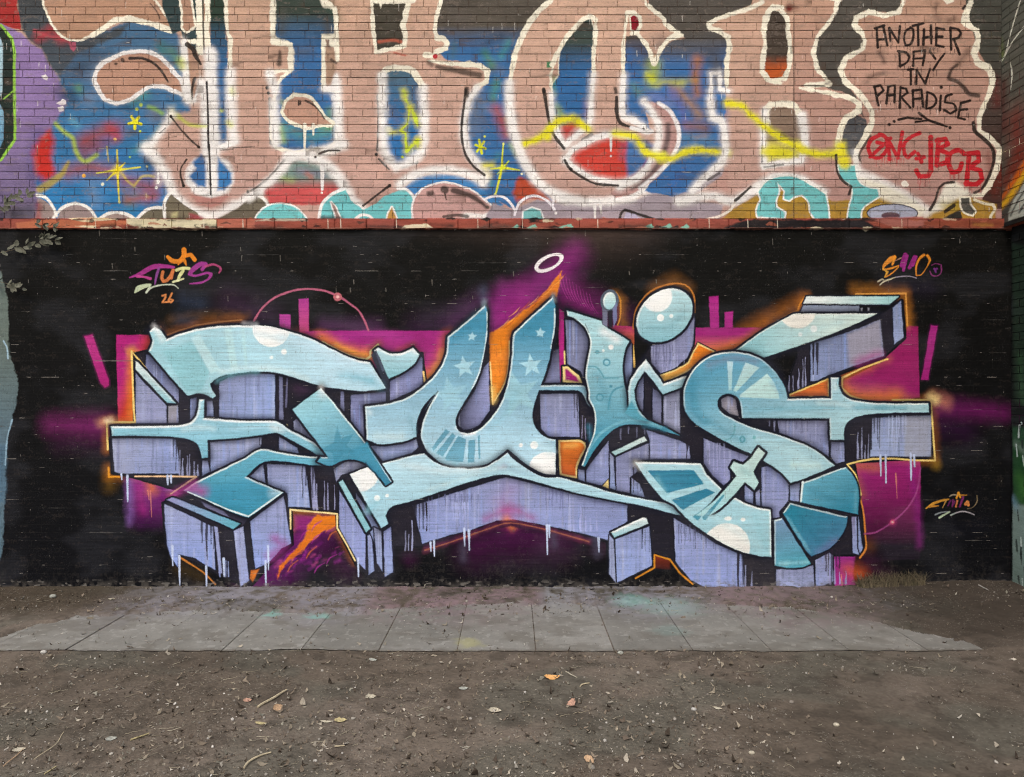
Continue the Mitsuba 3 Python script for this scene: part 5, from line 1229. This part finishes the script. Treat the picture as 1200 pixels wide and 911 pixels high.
def paint_dust(p, c, k):
    """Overspray that settled on the ground along the wall, with a few pools of colour."""
    d = -p.y
    n = noise(p.x * 9, p.y * 9, 2) * .5 + noise(p.x * 30, p.y * 30, 4) * .5
    band = smoothstep(1.0, .25, d + .5 * (noise(p.x * 2.2, p.y * 2.2, 8) - .5)) * smoothstep(.15, .8, n)
    mid = smoothstep(-3.1, -2.2, p.x) * smoothstep(3.0, 1.8, p.x)
    tint = mix((.24, .235, .27), (.24, .31, .30), smoothstep(.3, .7, noise(p.x * 1.1, 3.3)) * smoothstep(-.2, .8, p.x))
    tint = mix(tint, (.22, .16, .18), smoothstep(.62, .7, noise(p.x * 1.7, 9.3)))
    c = mix(c, tint, band * mid * k)
    for x, y, r, col in ((-1.62, -.62, .085, (.20, .46, .42)), (-1.32, -.66, .10, (.22, .50, .46)), (.85, -.33, .2, (.22, .42, .40)), (1.1, -.45, .3, (.26, .38, .37)), (-.27, -1.18, .13, (.34, .33, .13)), (1.0, -.95, .16, (.2, .27, .26))):
        c = mix(c, col, .62 * k * smoothstep(r, r * .2, dr.sqrt(dr.square(p.x - x) + dr.square((p.y - y))) + .12 * (n - .5)))
    return c


def soil_color(p, n, uv):
    a, b, f = fbm(p.x * 1.3, p.y * 1.3, 1), fbm(p.x * 9, p.y * 9, 2), noise(p.x * 90, p.y * 90, 3)
    c = mix((.098, .081, .066), (.128, .107, .090), smoothstep(.3, .7, a))
    c = mix(c, (.090, .086, .072), smoothstep(.5, .68, fbm(p.x * 2.1, p.y * 2.1, 6)) * .7)
    c = c * (.66 + .46 * b + .26 * f) * (.86 + .3 * fbm(p.x * .55 + 3, p.y * .7, 44))
    c = mix(c, (.05, .043, .036), smoothstep(.5, .75, fbm(p.x * 11, p.y * 11, 12)) * .5)
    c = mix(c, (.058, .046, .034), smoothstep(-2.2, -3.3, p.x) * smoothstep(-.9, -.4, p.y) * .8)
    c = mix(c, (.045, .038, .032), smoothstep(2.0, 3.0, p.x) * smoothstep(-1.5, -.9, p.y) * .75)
    spk = smoothstep(.8, .9, noise(p.x * 140, p.y * 140, 5)) * smoothstep(.4, .6, noise(p.x * 7, p.y * 7, 15))
    c = mix(c, (.22, .2, .17), spk * .55)
    return paint_dust(p, c, .8)


def soil_bump(p, n, uv):
    return fbm(p.x * 45, p.y * 45, 3) * .009 + noise(p.x * 200, p.y * 200, 1) * .0022


scene['soil_mat'] = {'type': 'bumpmap', 'arbitrary': mikit.proc(soil_bump, 1.5e-3), 'scale': 1.0, 'bsdf': {'type': 'diffuse', 'reflectance': mikit.proc(soil_color)}}
scene['ground'] = mikit.ply((np.stack([GX, GY, GZ], -1).reshape(-1, 3), q), 'soil_mat', smooth=True)
tag('ground', 'bare trodden brown earth with dead leaves and grit', kind='structure')


def slab_color(p, n, uv):
    a, b, f = fbm(p.x * 2.2, p.y * 2.2, 1), fbm(p.x * 14, p.y * 14, 2), noise(p.x * 110, p.y * 110, 3)
    c = mix((.195, .19, .177), (.245, .24, .227), smoothstep(.3, .7, a))
    t = cell_rand(dr.floor((p.x + 2.607) / .4575), 3)
    c = c * (.88 + .2 * t) * (.8 + .26 * b + .14 * f)
    c = mix(c, (.13, .12, .105), smoothstep(.5, .74, fbm(p.x * 6, p.y * 9, 5)) * .55)
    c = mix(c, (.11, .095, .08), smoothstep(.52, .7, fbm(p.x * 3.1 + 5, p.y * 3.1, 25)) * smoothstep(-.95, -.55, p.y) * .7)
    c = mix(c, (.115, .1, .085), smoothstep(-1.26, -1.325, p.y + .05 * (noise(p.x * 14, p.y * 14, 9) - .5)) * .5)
    c = mix(c, (.36, .36, .35), smoothstep(.78, .86, noise(p.x * 34, p.y * 40, 9)) * .3)
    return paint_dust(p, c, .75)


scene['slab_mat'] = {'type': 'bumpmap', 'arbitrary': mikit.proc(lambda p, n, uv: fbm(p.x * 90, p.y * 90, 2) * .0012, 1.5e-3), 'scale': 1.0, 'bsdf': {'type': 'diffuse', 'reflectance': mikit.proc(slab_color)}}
R = np.random.default_rng(8)
for k in range(-4, 16):
    xa = -2.607 + .4575 * k + .0
    w = .4575 - R.uniform(.0012, .0032)
    m = trimesh.creation.box((w, 1.26, .05))
    m = m.subdivide()
    v = m.vertices
    top = v[:, 2] > .02
    v[top, 0] *= 1 - .004 / w
    v[top, 1] *= 1 - .006
    edge_y = -EDGE + .63 + R.normal(0, .003) + max(0, xa - 2.4) * .05
    m.apply_transform(np.array(T().translate([xa + .4575 / 2, edge_y, -.0375 + R.normal(0, .0012)]).rotate([1, 0, 0], R.normal(0, .06)).rotate([0, 1, 0], R.normal(0, .12)).matrix).reshape(4, 4))
    scene[numbered('pavement__slab')] = mikit.ply(m, 'slab_mat')
scene['pavement__joint'] = mikit.ply(box(-4.9, 4.9, -EDGE + .006, -.03, -.065, -.0155), 'soil_mat')
tag('pavement', 'row of grey concrete paving slabs along the foot of the wall', kind='structure')
# ---------------------------------------------------------------- what lies on the ground
scene['litter_mat'] = {'type': 'twosided', 'bsdf': {'type': 'diffuse', 'reflectance': {'type': 'mesh_attribute', 'name': 'vertex_color'}}}


def flat_mat(key, c, rough=.8):
    scene[key] = {'type': 'twosided', 'bsdf': {'type': 'principled', 'base_color': mikit.proc(lambda p, n, uv, c=c: mi.Color3f(c) * (.7 + .6 * noise(p.x * 160, p.y * 160, p.z * 160))), 'roughness': rough, 'specular': .2}}


def top_of(x, y):
    z = soil(np.atleast_1d(x).astype(float), np.atleast_1d(y).astype(float))
    on = (np.atleast_1d(-y) < EDGE) & (np.atleast_1d(-y) > .07) & (z < -.012)
    return np.where(on, -.012, z)


def pick(n, R, clump):
    """Spots on the ground in view, thicker in drifts."""
    out = []
    while len(out) < n:
        py = 700 + 230 * R.random(4000) ** 1.15
        px = R.uniform(-40, 1240, 4000)
        x, y = ground_at(px, py)
        d = vnoise(x, y, 2.4) + .5 * vnoise(x, y, 7.0)
        keep = R.random(4000) < np.clip(.16 + clump * 1.5 * d, .03, 1) * np.where((px > 930) & (py > 790), .30, 1) * np.where((-y < EDGE) & (-y > .62), .16, 1) * np.where(-y < .5, 4, 1) * np.where(px > 900, .6, 1)
        out += list(zip(x[keep], y[keep]))
    q = np.array(out[:n])
    return np.column_stack([q, top_of(q[:, 0], q[:, 1])])


def join(parts):
    v, f, c, at = [], [], [], 0
    for a, b, col in parts:
        v.append(a)
        f.append(np.asarray(b) + at)
        c.append(np.repeat(np.asarray(col, float)[None], len(a), 0))
        at += len(a)
    return (np.vstack(v), np.vstack(f)), np.vstack(c)


def flake(R, L, W, curl):
    """A scrap of dead leaf or bark: a pointed strip, bent and cupped."""
    t = np.linspace(0, 1, 4)
    w = np.array([.25, 1, .8, .12]) * W / 2 * R.uniform(.7, 1.3, 4)
    bend = curl * L * (4 * (t - .5) ** 2)
    side = R.normal(0, .12, 4) * L
    v = []
    for i in range(4):
        v += [((t[i] - .5) * L, side[i] - w[i], bend[i] + w[i] * R.uniform(0, .8)), ((t[i] - .5) * L, side[i] + w[i], bend[i] + w[i] * R.uniform(-.1, .8))]
    f = []
    for i in range(3):
        f += [(2 * i, 2 * i + 2, 2 * i + 3), (2 * i, 2 * i + 3, 2 * i + 1)]
    v = np.array(v)
    v[:, 2] -= v[:, 2].min()
    return v, np.array(f)


def spin(v, R, tilt=.25):
    a, b, c = R.uniform(0, 6.283), R.normal(0, tilt), R.normal(0, tilt)
    M = trimesh.transformations.euler_matrix(b, c, a)[:3, :3]
    v = v @ M.T
    v[:, 2] -= v[:, 2].min()
    return v


R = np.random.default_rng(21)
PAL = np.array([(.27, .235, .185), (.20, .165, .13), (.13, .105, .085), (.36, .325, .27), (.07, .056, .045), (.22, .21, .175), (.42, .39, .34)])
parts = []
for (x, y, z) in pick(8000, R, 1.7):
    L = R.choice([.007, .011, .017, .025, .036], p=[.32, .33, .2, .11, .04]) * R.uniform(.7, 1.3)
    v, f = flake(R, L, L * R.uniform(.22, .6), R.uniform(0, .7))
    v = spin(v, R, .38) + [x, y, z + .0005]
    parts.append((v, f, PAL[R.choice(7, p=[.2, .22, .2, .1, .15, .08, .05])] * R.uniform(.6, 1.15)))
for k in range(1500):      # what the wind leaves along the wall and over the back of the slabs
    x, d = R.uniform(-4.4, 3.7), abs(R.normal(0, .32)) if R.random() < .75 else R.uniform(0, 1.25)
    if d < .02 or d > 1.3 or R.random() > .35 + 1.4 * float(vnoise(np.array([x]), np.array([-d]), 2.7)[0] + .1):
        continue
    L = R.choice([.008, .014, .022, .032], p=[.4, .35, .18, .07]) * R.uniform(.7, 1.3)
    v, f = flake(R, L, L * R.uniform(.2, .6), R.uniform(0, .7))
    v = spin(v, R, .38) + [x, -d, float(top_of(x, -d)[0]) + .0005]
    parts.append((v, f, PAL[R.choice(7, p=[.16, .2, .24, .08, .2, .08, .04])] * R.uniform(.5, 1.1)))
(vf, col) = join(parts)
scene['leaf_litter'] = mikit.ply(vf, 'litter_mat', color=col)
tag('leaf_litter', 'dry leaf scraps and bark chips scattered over the bare earth', 'leaf litter', kind='stuff')
parts = []
oct_v = np.array([(1, 0, 0), (-1, 0, 0), (0, 1, 0), (0, -1, 0), (0, 0, 1), (0, 0, -1)], float)
ico = trimesh.creation.icosahedron()
for (x, y, z) in pick(2600, R, 1.1):
    s = R.choice([.002, .0032, .005, .008], p=[.42, .36, .17, .05]) * R.uniform(.8, 1.3)
    v = ico.vertices * s * R.uniform(.6, 1.2, 3) * R.uniform(.85, 1.15, (12, 1))
    parts.append((v + [x, y, z + s * .35], ico.faces, np.array([(.2, .18, .16), (.32, .3, .27), (.11, .1, .09), (.5, .48, .45)][R.choice(4, p=[.4, .22, .28, .1])]) * R.uniform(.7, 1.2)))
(vf, col) = join(parts)
scene['gravel'] = mikit.ply(vf, 'litter_mat', color=col)
tag('gravel', 'small pale and dark grit lying loose on the earth', 'gravel', kind='stuff')


def tube(pts, r, sides=5):
    pts = np.asarray(pts, float)
    rr = np.interp(np.linspace(0, 1, len(pts)), np.linspace(0, 1, len(np.atleast_1d(r))), np.atleast_1d(r))
    t = np.gradient(pts, axis=0)
    t /= np.linalg.norm(t, axis=1, keepdims=True) + 1e-12
    a = np.cross(t, [0.13, .21, .97])
    a /= np.linalg.norm(a, axis=1, keepdims=True) + 1e-9
    b = np.cross(t, a)
    g = np.arange(sides) * 2 * np.pi / sides
    v = (pts[:, None] + rr[:, None, None] * (np.cos(g)[None, :, None] * a[:, None] + np.sin(g)[None, :, None] * b[:, None])).reshape(-1, 3)
    f = []
    for i in range(len(pts) - 1):
        for k in range(sides):
            p, q = i * sides + k, i * sides + (k + 1) % sides
            f += [(p, q, q + sides), (p, q + sides, p + sides)]
    for k in range(1, sides - 1):
        f += [(0, k + 1, k), (len(v) - sides, len(v) - sides + k, len(v) - sides + k + 1)]
    return v, np.array(f)


parts = []
for (x, y, z) in pick(230, R, 2.0):
    L, a = R.uniform(.02, .09), R.uniform(0, 3.14) if R.random() < .4 else R.normal(.45, .3)
    s = np.linspace(-.5, .5, 5)
    pts = np.stack([x + L * s * math.cos(a) + R.normal(0, .04 * L, 5), y + L * s * math.sin(a) + R.normal(0, .04 * L, 5), np.full(5, z + .0016) + R.uniform(0, .004, 5)], 1)
    v, f = tube(pts, (R.uniform(.0006, .0016), .0005), 4)
    parts.append((v, f, np.array([(.26, .23, .17), (.13, .10, .08), (.38, .35, .27)][R.choice(3)]) * R.uniform(.7, 1.2)))
(vf, col) = join(parts)
scene['fallen_twigs'] = mikit.ply(vf, 'litter_mat', color=col)
tag('fallen_twigs', 'thin dry stalks and bits of twig lying loose over the earth', 'twigs', kind='stuff')


def leaf_shape(L, W, lobes=0, cup=.15, seed=0):
    """A broad leaf with a folded midrib."""
    Rl = np.random.default_rng(seed)
    n = 11
    t = np.linspace(0, 1, n)
    w = W / 2 * np.sin(np.pi * t ** .8) ** .8 * (1 + lobes * np.sin(t * 19)) + .0006
    z0 = .12 * L * (t - .5) ** 2 * 4
    v = np.vstack([np.stack([(t - .5) * L, -w * Rl.uniform(.85, 1.1, n), z0 + cup * w], 1), np.stack([(t - .5) * L, 0 * t, z0], 1), np.stack([(t - .5) * L, w * Rl.uniform(.85, 1.1, n), z0 + cup * w * 1.3], 1)])
    f = []
    for r in range(2):
        for k in range(n - 1):
            a, b = r * n + k, (r + 1) * n + k
            f += [(a, a + 1, b + 1), (a, b + 1, b)]
    return v, np.array(f)


flat_mat('leaf_orange', (.62, .34, .13)); flat_mat('leaf_tan', (.40, .27, .17)); flat_mat('leaf_pink', (.40, .24, .18)); flat_mat('leaf_cream', (.38, .35, .28)); flat_mat('leaf_yellow', (.36, .31, .17)); flat_mat('leaf_grey', (.30, .31, .28)); flat_mat('stick_pale', (.40, .345, .24)); flat_mat('leaf_brown', (.24, .17, .12)); flat_mat('chalk', (.40, .39, .37))


def lay_leaf(px, py, L, W, deg, mat, label, lobes=0, cup=.15, seed=0, cat='leaf', name='dead_leaf', tip=.1):
    x, y = (float(v) for v in ground_at(px, py))
    v, f = leaf_shape(L, W, lobes, cup, seed)
    v = v @ trimesh.transformations.euler_matrix(tip, .05, math.radians(deg))[:3, :3].T
    v[:, 2] -= v[:, 2].min()
    key = numbered(name)
    scene[key] = mikit.ply((v + [x, y, float(top_of(x, y)[0]) + .001], f), mat, smooth=True)
    tag(key, label, cat)


def lay_stick(p0, p1, r, mat, label, sag=.02, cat='stick', name='stick', bend=0.0):
    a, b = (np.array([float(v) for v in ground_at(*p)]) for p in (p0, p1))
    t = np.linspace(0, 1, 9)
    n = np.array([-(b - a)[1], (b - a)[0]])
    pts = a + t[:, None] * (b - a) + (bend * np.sin(np.pi * t) + .012 * np.sin(t * 9))[:, None] * n
    z = np.array([float(top_of(q[0], q[1])[0]) for q in pts]).max() + r
    v, f = tube(np.hstack([pts, np.full((9, 1), z)]), (r, r * 1.1, r * .7), 6)
    key = numbered(name)
    scene[key] = mikit.ply((v, f), mat, smooth=40)
    tag(key, label, cat)


lay_leaf(647, 794, .085, .055, 8, 'leaf_orange', 'broad orange leaf lying flat in the middle of the bare earth', .05, .05, 1)
lay_leaf(325, 830, .062, .036, 62, 'leaf_tan', 'tan curled leaf standing up just below the pale straight stick', 0, .5, 2, tip=.6)
lay_leaf(290, 821, .042, .034, 20, 'leaf_pink', 'small reddish leaf to the left of the pale straight stick', .1, .2, 3)
lay_leaf(306, 847, .055, .018, -6, 'leaf_yellow', 'narrow yellowish leaf below the reddish leaf and the pale straight stick', 0, .3, 4)
lay_leaf(580, 832, .062, .026, 5, 'leaf_cream', 'whitish cupped leaf lying in the lower middle below and left of the orange leaf', 0, .7, 5, tip=.4)
lay_leaf(671, 824, .055, .042, -70, 'leaf_pink', 'crumpled pinkish brown leaf below and right of the orange leaf', .18, .5, 6, tip=.5)
lay_leaf(543, 805, .05, .03, 20, 'leaf_grey', 'pale grey green scrap of leaf left of the orange leaf', .1, .2, 7)
lay_leaf(383, 844, .06, .016, 3, 'leaf_cream', 'cream spindle shaped leaf right of the tan curled leaf', 0, .3, 8)
lay_leaf(399, 843, .058, .034, 15, 'leaf_yellow', 'ragged yellowish leaf touching the end of the cream spindle shaped leaf', .25, .35, 9)
lay_leaf(434, 815, .055, .028, 30, 'leaf_cream', 'pale twisted leaf at left centre, between the straight stick and the whitish cupped leaf', .15, .6, 10, tip=.4)
lay_leaf(22, 878, .05, .03, 30, 'leaf_cream', 'pale leaf in the pile of stalks at the lower left corner', 0, .3, 11)
lay_leaf(130, 864, .045, .022, 40, 'leaf_grey', 'grey leaf in the dark clump left of the yellow stalk', 0, .5, 12, tip=.4)
lay_leaf(691, 890, .06, .03, -60, 'leaf_tan', 'pale brown leaf at the bottom edge right of the middle', .1, .4, 13, tip=.3)
lay_leaf(841, 829, .04, .018, -18, 'leaf_cream', 'small cream leaf on the right half of the ground', 0, .3, 14)
lay_leaf(437, 772, .05, .03, -20, 'leaf_grey', 'grey flat leaf just in front of the slabs at left centre', .05, .1, 15)
lay_leaf(131, 703, .05, .022, 4, 'leaf_cream', 'pale leaf on the soil behind the slabs at the left, near the wall', 0, .2, 16)
lay_stick((302, 829), (336, 809), .0055, 'stick_pale', 'straight pale peeled stick lying on the earth left of the middle')
lay_stick((153, 866), (176, 858), .0036, 'leaf_yellow', 'short yellow stalk on the earth near the lower left')
lay_stick((286, 900), (318, 882), .004, 'stick_pale', 'curved pale twig at the bottom edge with a bend in it', bend=.18)
lay_stick((392, 875), (404, 874), .0028, 'stick_pale', 'very short pale stick at the bottom, right of the curved twig')
lay_stick((40, 890), (75, 858), .0016, 'stick_pale', 'long thin pale stalk rising from the pile at the lower left corner', bend=-.08)
lay_stick((4, 897), (30, 875), .002, 'leaf_tan', 'brownish stalk at the very lower left corner of the ground')
lay_stick((52, 906), (66, 897), .0024, 'leaf_yellow', 'yellowish stalk at the bottom edge left of the yellow stalk')
lay_stick((1147, 695), (1158, 701), .0035, 'chalk', 'white short stick on the dark soil near the right hand wall corner')
lay_stick((663, 786), (676, 793), .003, 'leaf_cream', 'pale thin chip of wood just right of the orange leaf')
lay_stick((680, 804), (691, 800), .0034, 'stick_pale', 'bent pale chip of wood right of and below the orange leaf', bend=.2)


def stone(px, py, s, mat, label, seed):
    Rs = np.random.default_rng(seed)
    m = trimesh.creation.icosphere(2, 1)
    v = m.vertices * (1 + .16 * meshkit.fbm(m.vertices * 1.6 + seed)[:, None]) * np.array([1, .8, .62]) * s
    x, y = (float(t) for t in ground_at(px, py))
    key = numbered('pebble')
    scene[key] = mikit.ply((v + [x, y, float(top_of(x, y)[0]) + s * .4], m.faces), mat, smooth=True)
    tag(key, label, 'stone')


stone(51, 764, .016, 'chalk', 'whitish pebble against the front edge of the slabs at the far left', 1)
stone(727, 764, .016, 'leaf_grey', 'grey pebble against the front edge of the slabs right of the middle', 2)
stone(813, 830, .012, 'chalk', 'white pebble on the earth at right of the middle, left of the small cream leaf', 3)
stone(980, 850, .013, 'leaf_cream', 'cream pebble on the earth in the lower right, alone on smooth soil', 4)
stone(881, 881, .012, 'leaf_cream', 'cream pebble near the bottom edge on the right half', 5)
stone(62, 701, .022, 'leaf_grey', 'pale grey green stone on the soil at the foot of the black wall far left', 6)

# dry grass against the wall on the right
scene['dry_grass_mat'] = {'type': 'twosided', 'bsdf': {'type': 'diffuse', 'reflectance': {'type': 'mesh_attribute', 'name': 'vertex_color'}}}


def tuft(px0, px1, h, n, seed, label, dark=1.0):
    Rt = np.random.default_rng(seed)
    parts = []
    for k in range(n):
        x = WX(Rt.uniform(px0, px1))
        y = -Rt.uniform(.02, .09)
        z0 = float(soil(np.array([x]), np.array([y]))[0]) - .01
        H, lean, out = h * Rt.uniform(.45, 1.1), Rt.normal(0, .35), Rt.uniform(.0, .5)
        t = np.linspace(0, 1, 5)
        c = np.stack([x + lean * H * t ** 1.6, y - out * H * t ** 2 * .5, z0 + H * (t - .35 * out * t ** 2.5)], 1)
        w = .0028 * (1 - t * .85) * Rt.uniform(.6, 1.4)
        v = np.vstack([c - np.stack([w, 0 * w, 0 * w], 1), c + np.stack([w, w * .5, 0 * w], 1)])
        f = []
        for i in range(4):
            f += [(i, i + 1, i + 6), (i, i + 6, i + 5)]
        parts.append((v, np.array(f), np.array([(.20, .17, .115), (.13, .11, .08), (.27, .23, .165), (.08, .08, .05)][Rt.choice(4, p=[.4, .3, .15, .15])]) * dark))
    vf, col = join(parts)
    key = numbered('grass_tuft')
    scene[key] = mikit.ply(vf, 'dry_grass_mat', color=col)
    tag(key, label, 'grass')


tuft(1002, 1048, .13, 420, 1, 'wide brown tuft of dead grass at the wall foot, right of the blue lettering')
tuft(1052, 1078, .12, 240, 2, 'narrow brown tuft of dead grass at the wall foot, right of the wide tuft')

# leafy sprigs on the left of the wall
scene['sprig_leaf'] = {'type': 'twosided', 'bsdf': {'type': 'principled', 'base_color': mikit.proc(lambda p, n, uv: mix((.07, .076, .052), (.16, .16, .125), noise(p.x * 40, p.y * 40, p.z * 40))), 'roughness': .7, 'specular': .3}}
flat_mat('sprig_stem', (.12, .10, .07))


def sprig(p, n, L, seed, label):
    """A shoot growing out of the joints: a stem along the wall, leaves on both sides and at the tip."""
    Rp = np.random.default_rng(seed)
    key = numbered('sprig__stem').replace('__stem', '')
    i = 0
    key = 'sprig'
    while key + '__stem' in scene:
        i += 1
        key = f'sprig_{i:03d}'
    q = np.array([(WX(a), -.012 - .05 * k / max(len(p) - 1, 1), WZ(b)) for k, (a, b) in enumerate(p)])
    t = np.linspace(0, 1, 9)
    c = np.stack([np.interp(t, np.linspace(0, 1, len(q)), q[:, k]) for k in range(3)], 1)
    v, f = tube(c, (.0028, .001), 5)
    scene[key + '__stem'] = mikit.ply((v, f), 'sprig_stem', smooth=40)
    d = c[-1] - c[0]
    base = math.degrees(math.atan2(d[2], d[0]))
    for k in range(n):
        s = Rp.uniform(.1, 1) if k else 1.0
        o = np.array([np.interp(s, t, c[:, a]) for a in range(3)])
        vv, ff = leaf_shape(L * Rp.uniform(.6, 1.15), L * Rp.uniform(.34, .55), .06, .3, 100 * seed + k)
        vv[:, 0] += L * .5
        ang = base + Rp.choice([-1, 1]) * Rp.uniform(15, 75) if k else base
        M = trimesh.transformations.euler_matrix(math.radians(90 + Rp.normal(0, 30)), math.radians(-ang), 0, 'rxyz')[:3, :3]
        vv = vv @ trimesh.transformations.rotation_matrix(math.radians(90 + Rp.normal(-14, 28)), [1, 0, 0])[:3, :3].T
        vv = vv @ trimesh.transformations.rotation_matrix(math.radians(-ang), [0, 1, 0])[:3, :3].T
        vv += o + [0, -.012 - .03 * Rp.random(), 0]
        vv[:, 1] = np.minimum(vv[:, 1], -.004)
        scene[numbered(key + '__leaf')] = mikit.ply((vv, ff), 'sprig_leaf', smooth=True)
    tag(key, label, 'plant')


sprig([(-12, 300), (16, 294), (40, 290), (58, 283), (72, 284)], 26, .07, 1, 'dull green leafy shoot against the black wall just below the ledge at the far left')
sprig([(40, 262), (60, 268), (84, 267)], 14, .05, 2, 'small dark green shoot hanging from the ledge at the left, above the long shoot')
sprig([(-14, 328), (8, 332), (22, 338), (32, 340)], 16, .06, 3, 'olive leafy shoot at the very left edge, lowest of the shoots on the wall')
sprig([(-14, 252), (8, 244), (24, 236), (42, 232)], 22, .062, 4, 'grey green leafy shoot on the purple paint above the ledge at the far left')
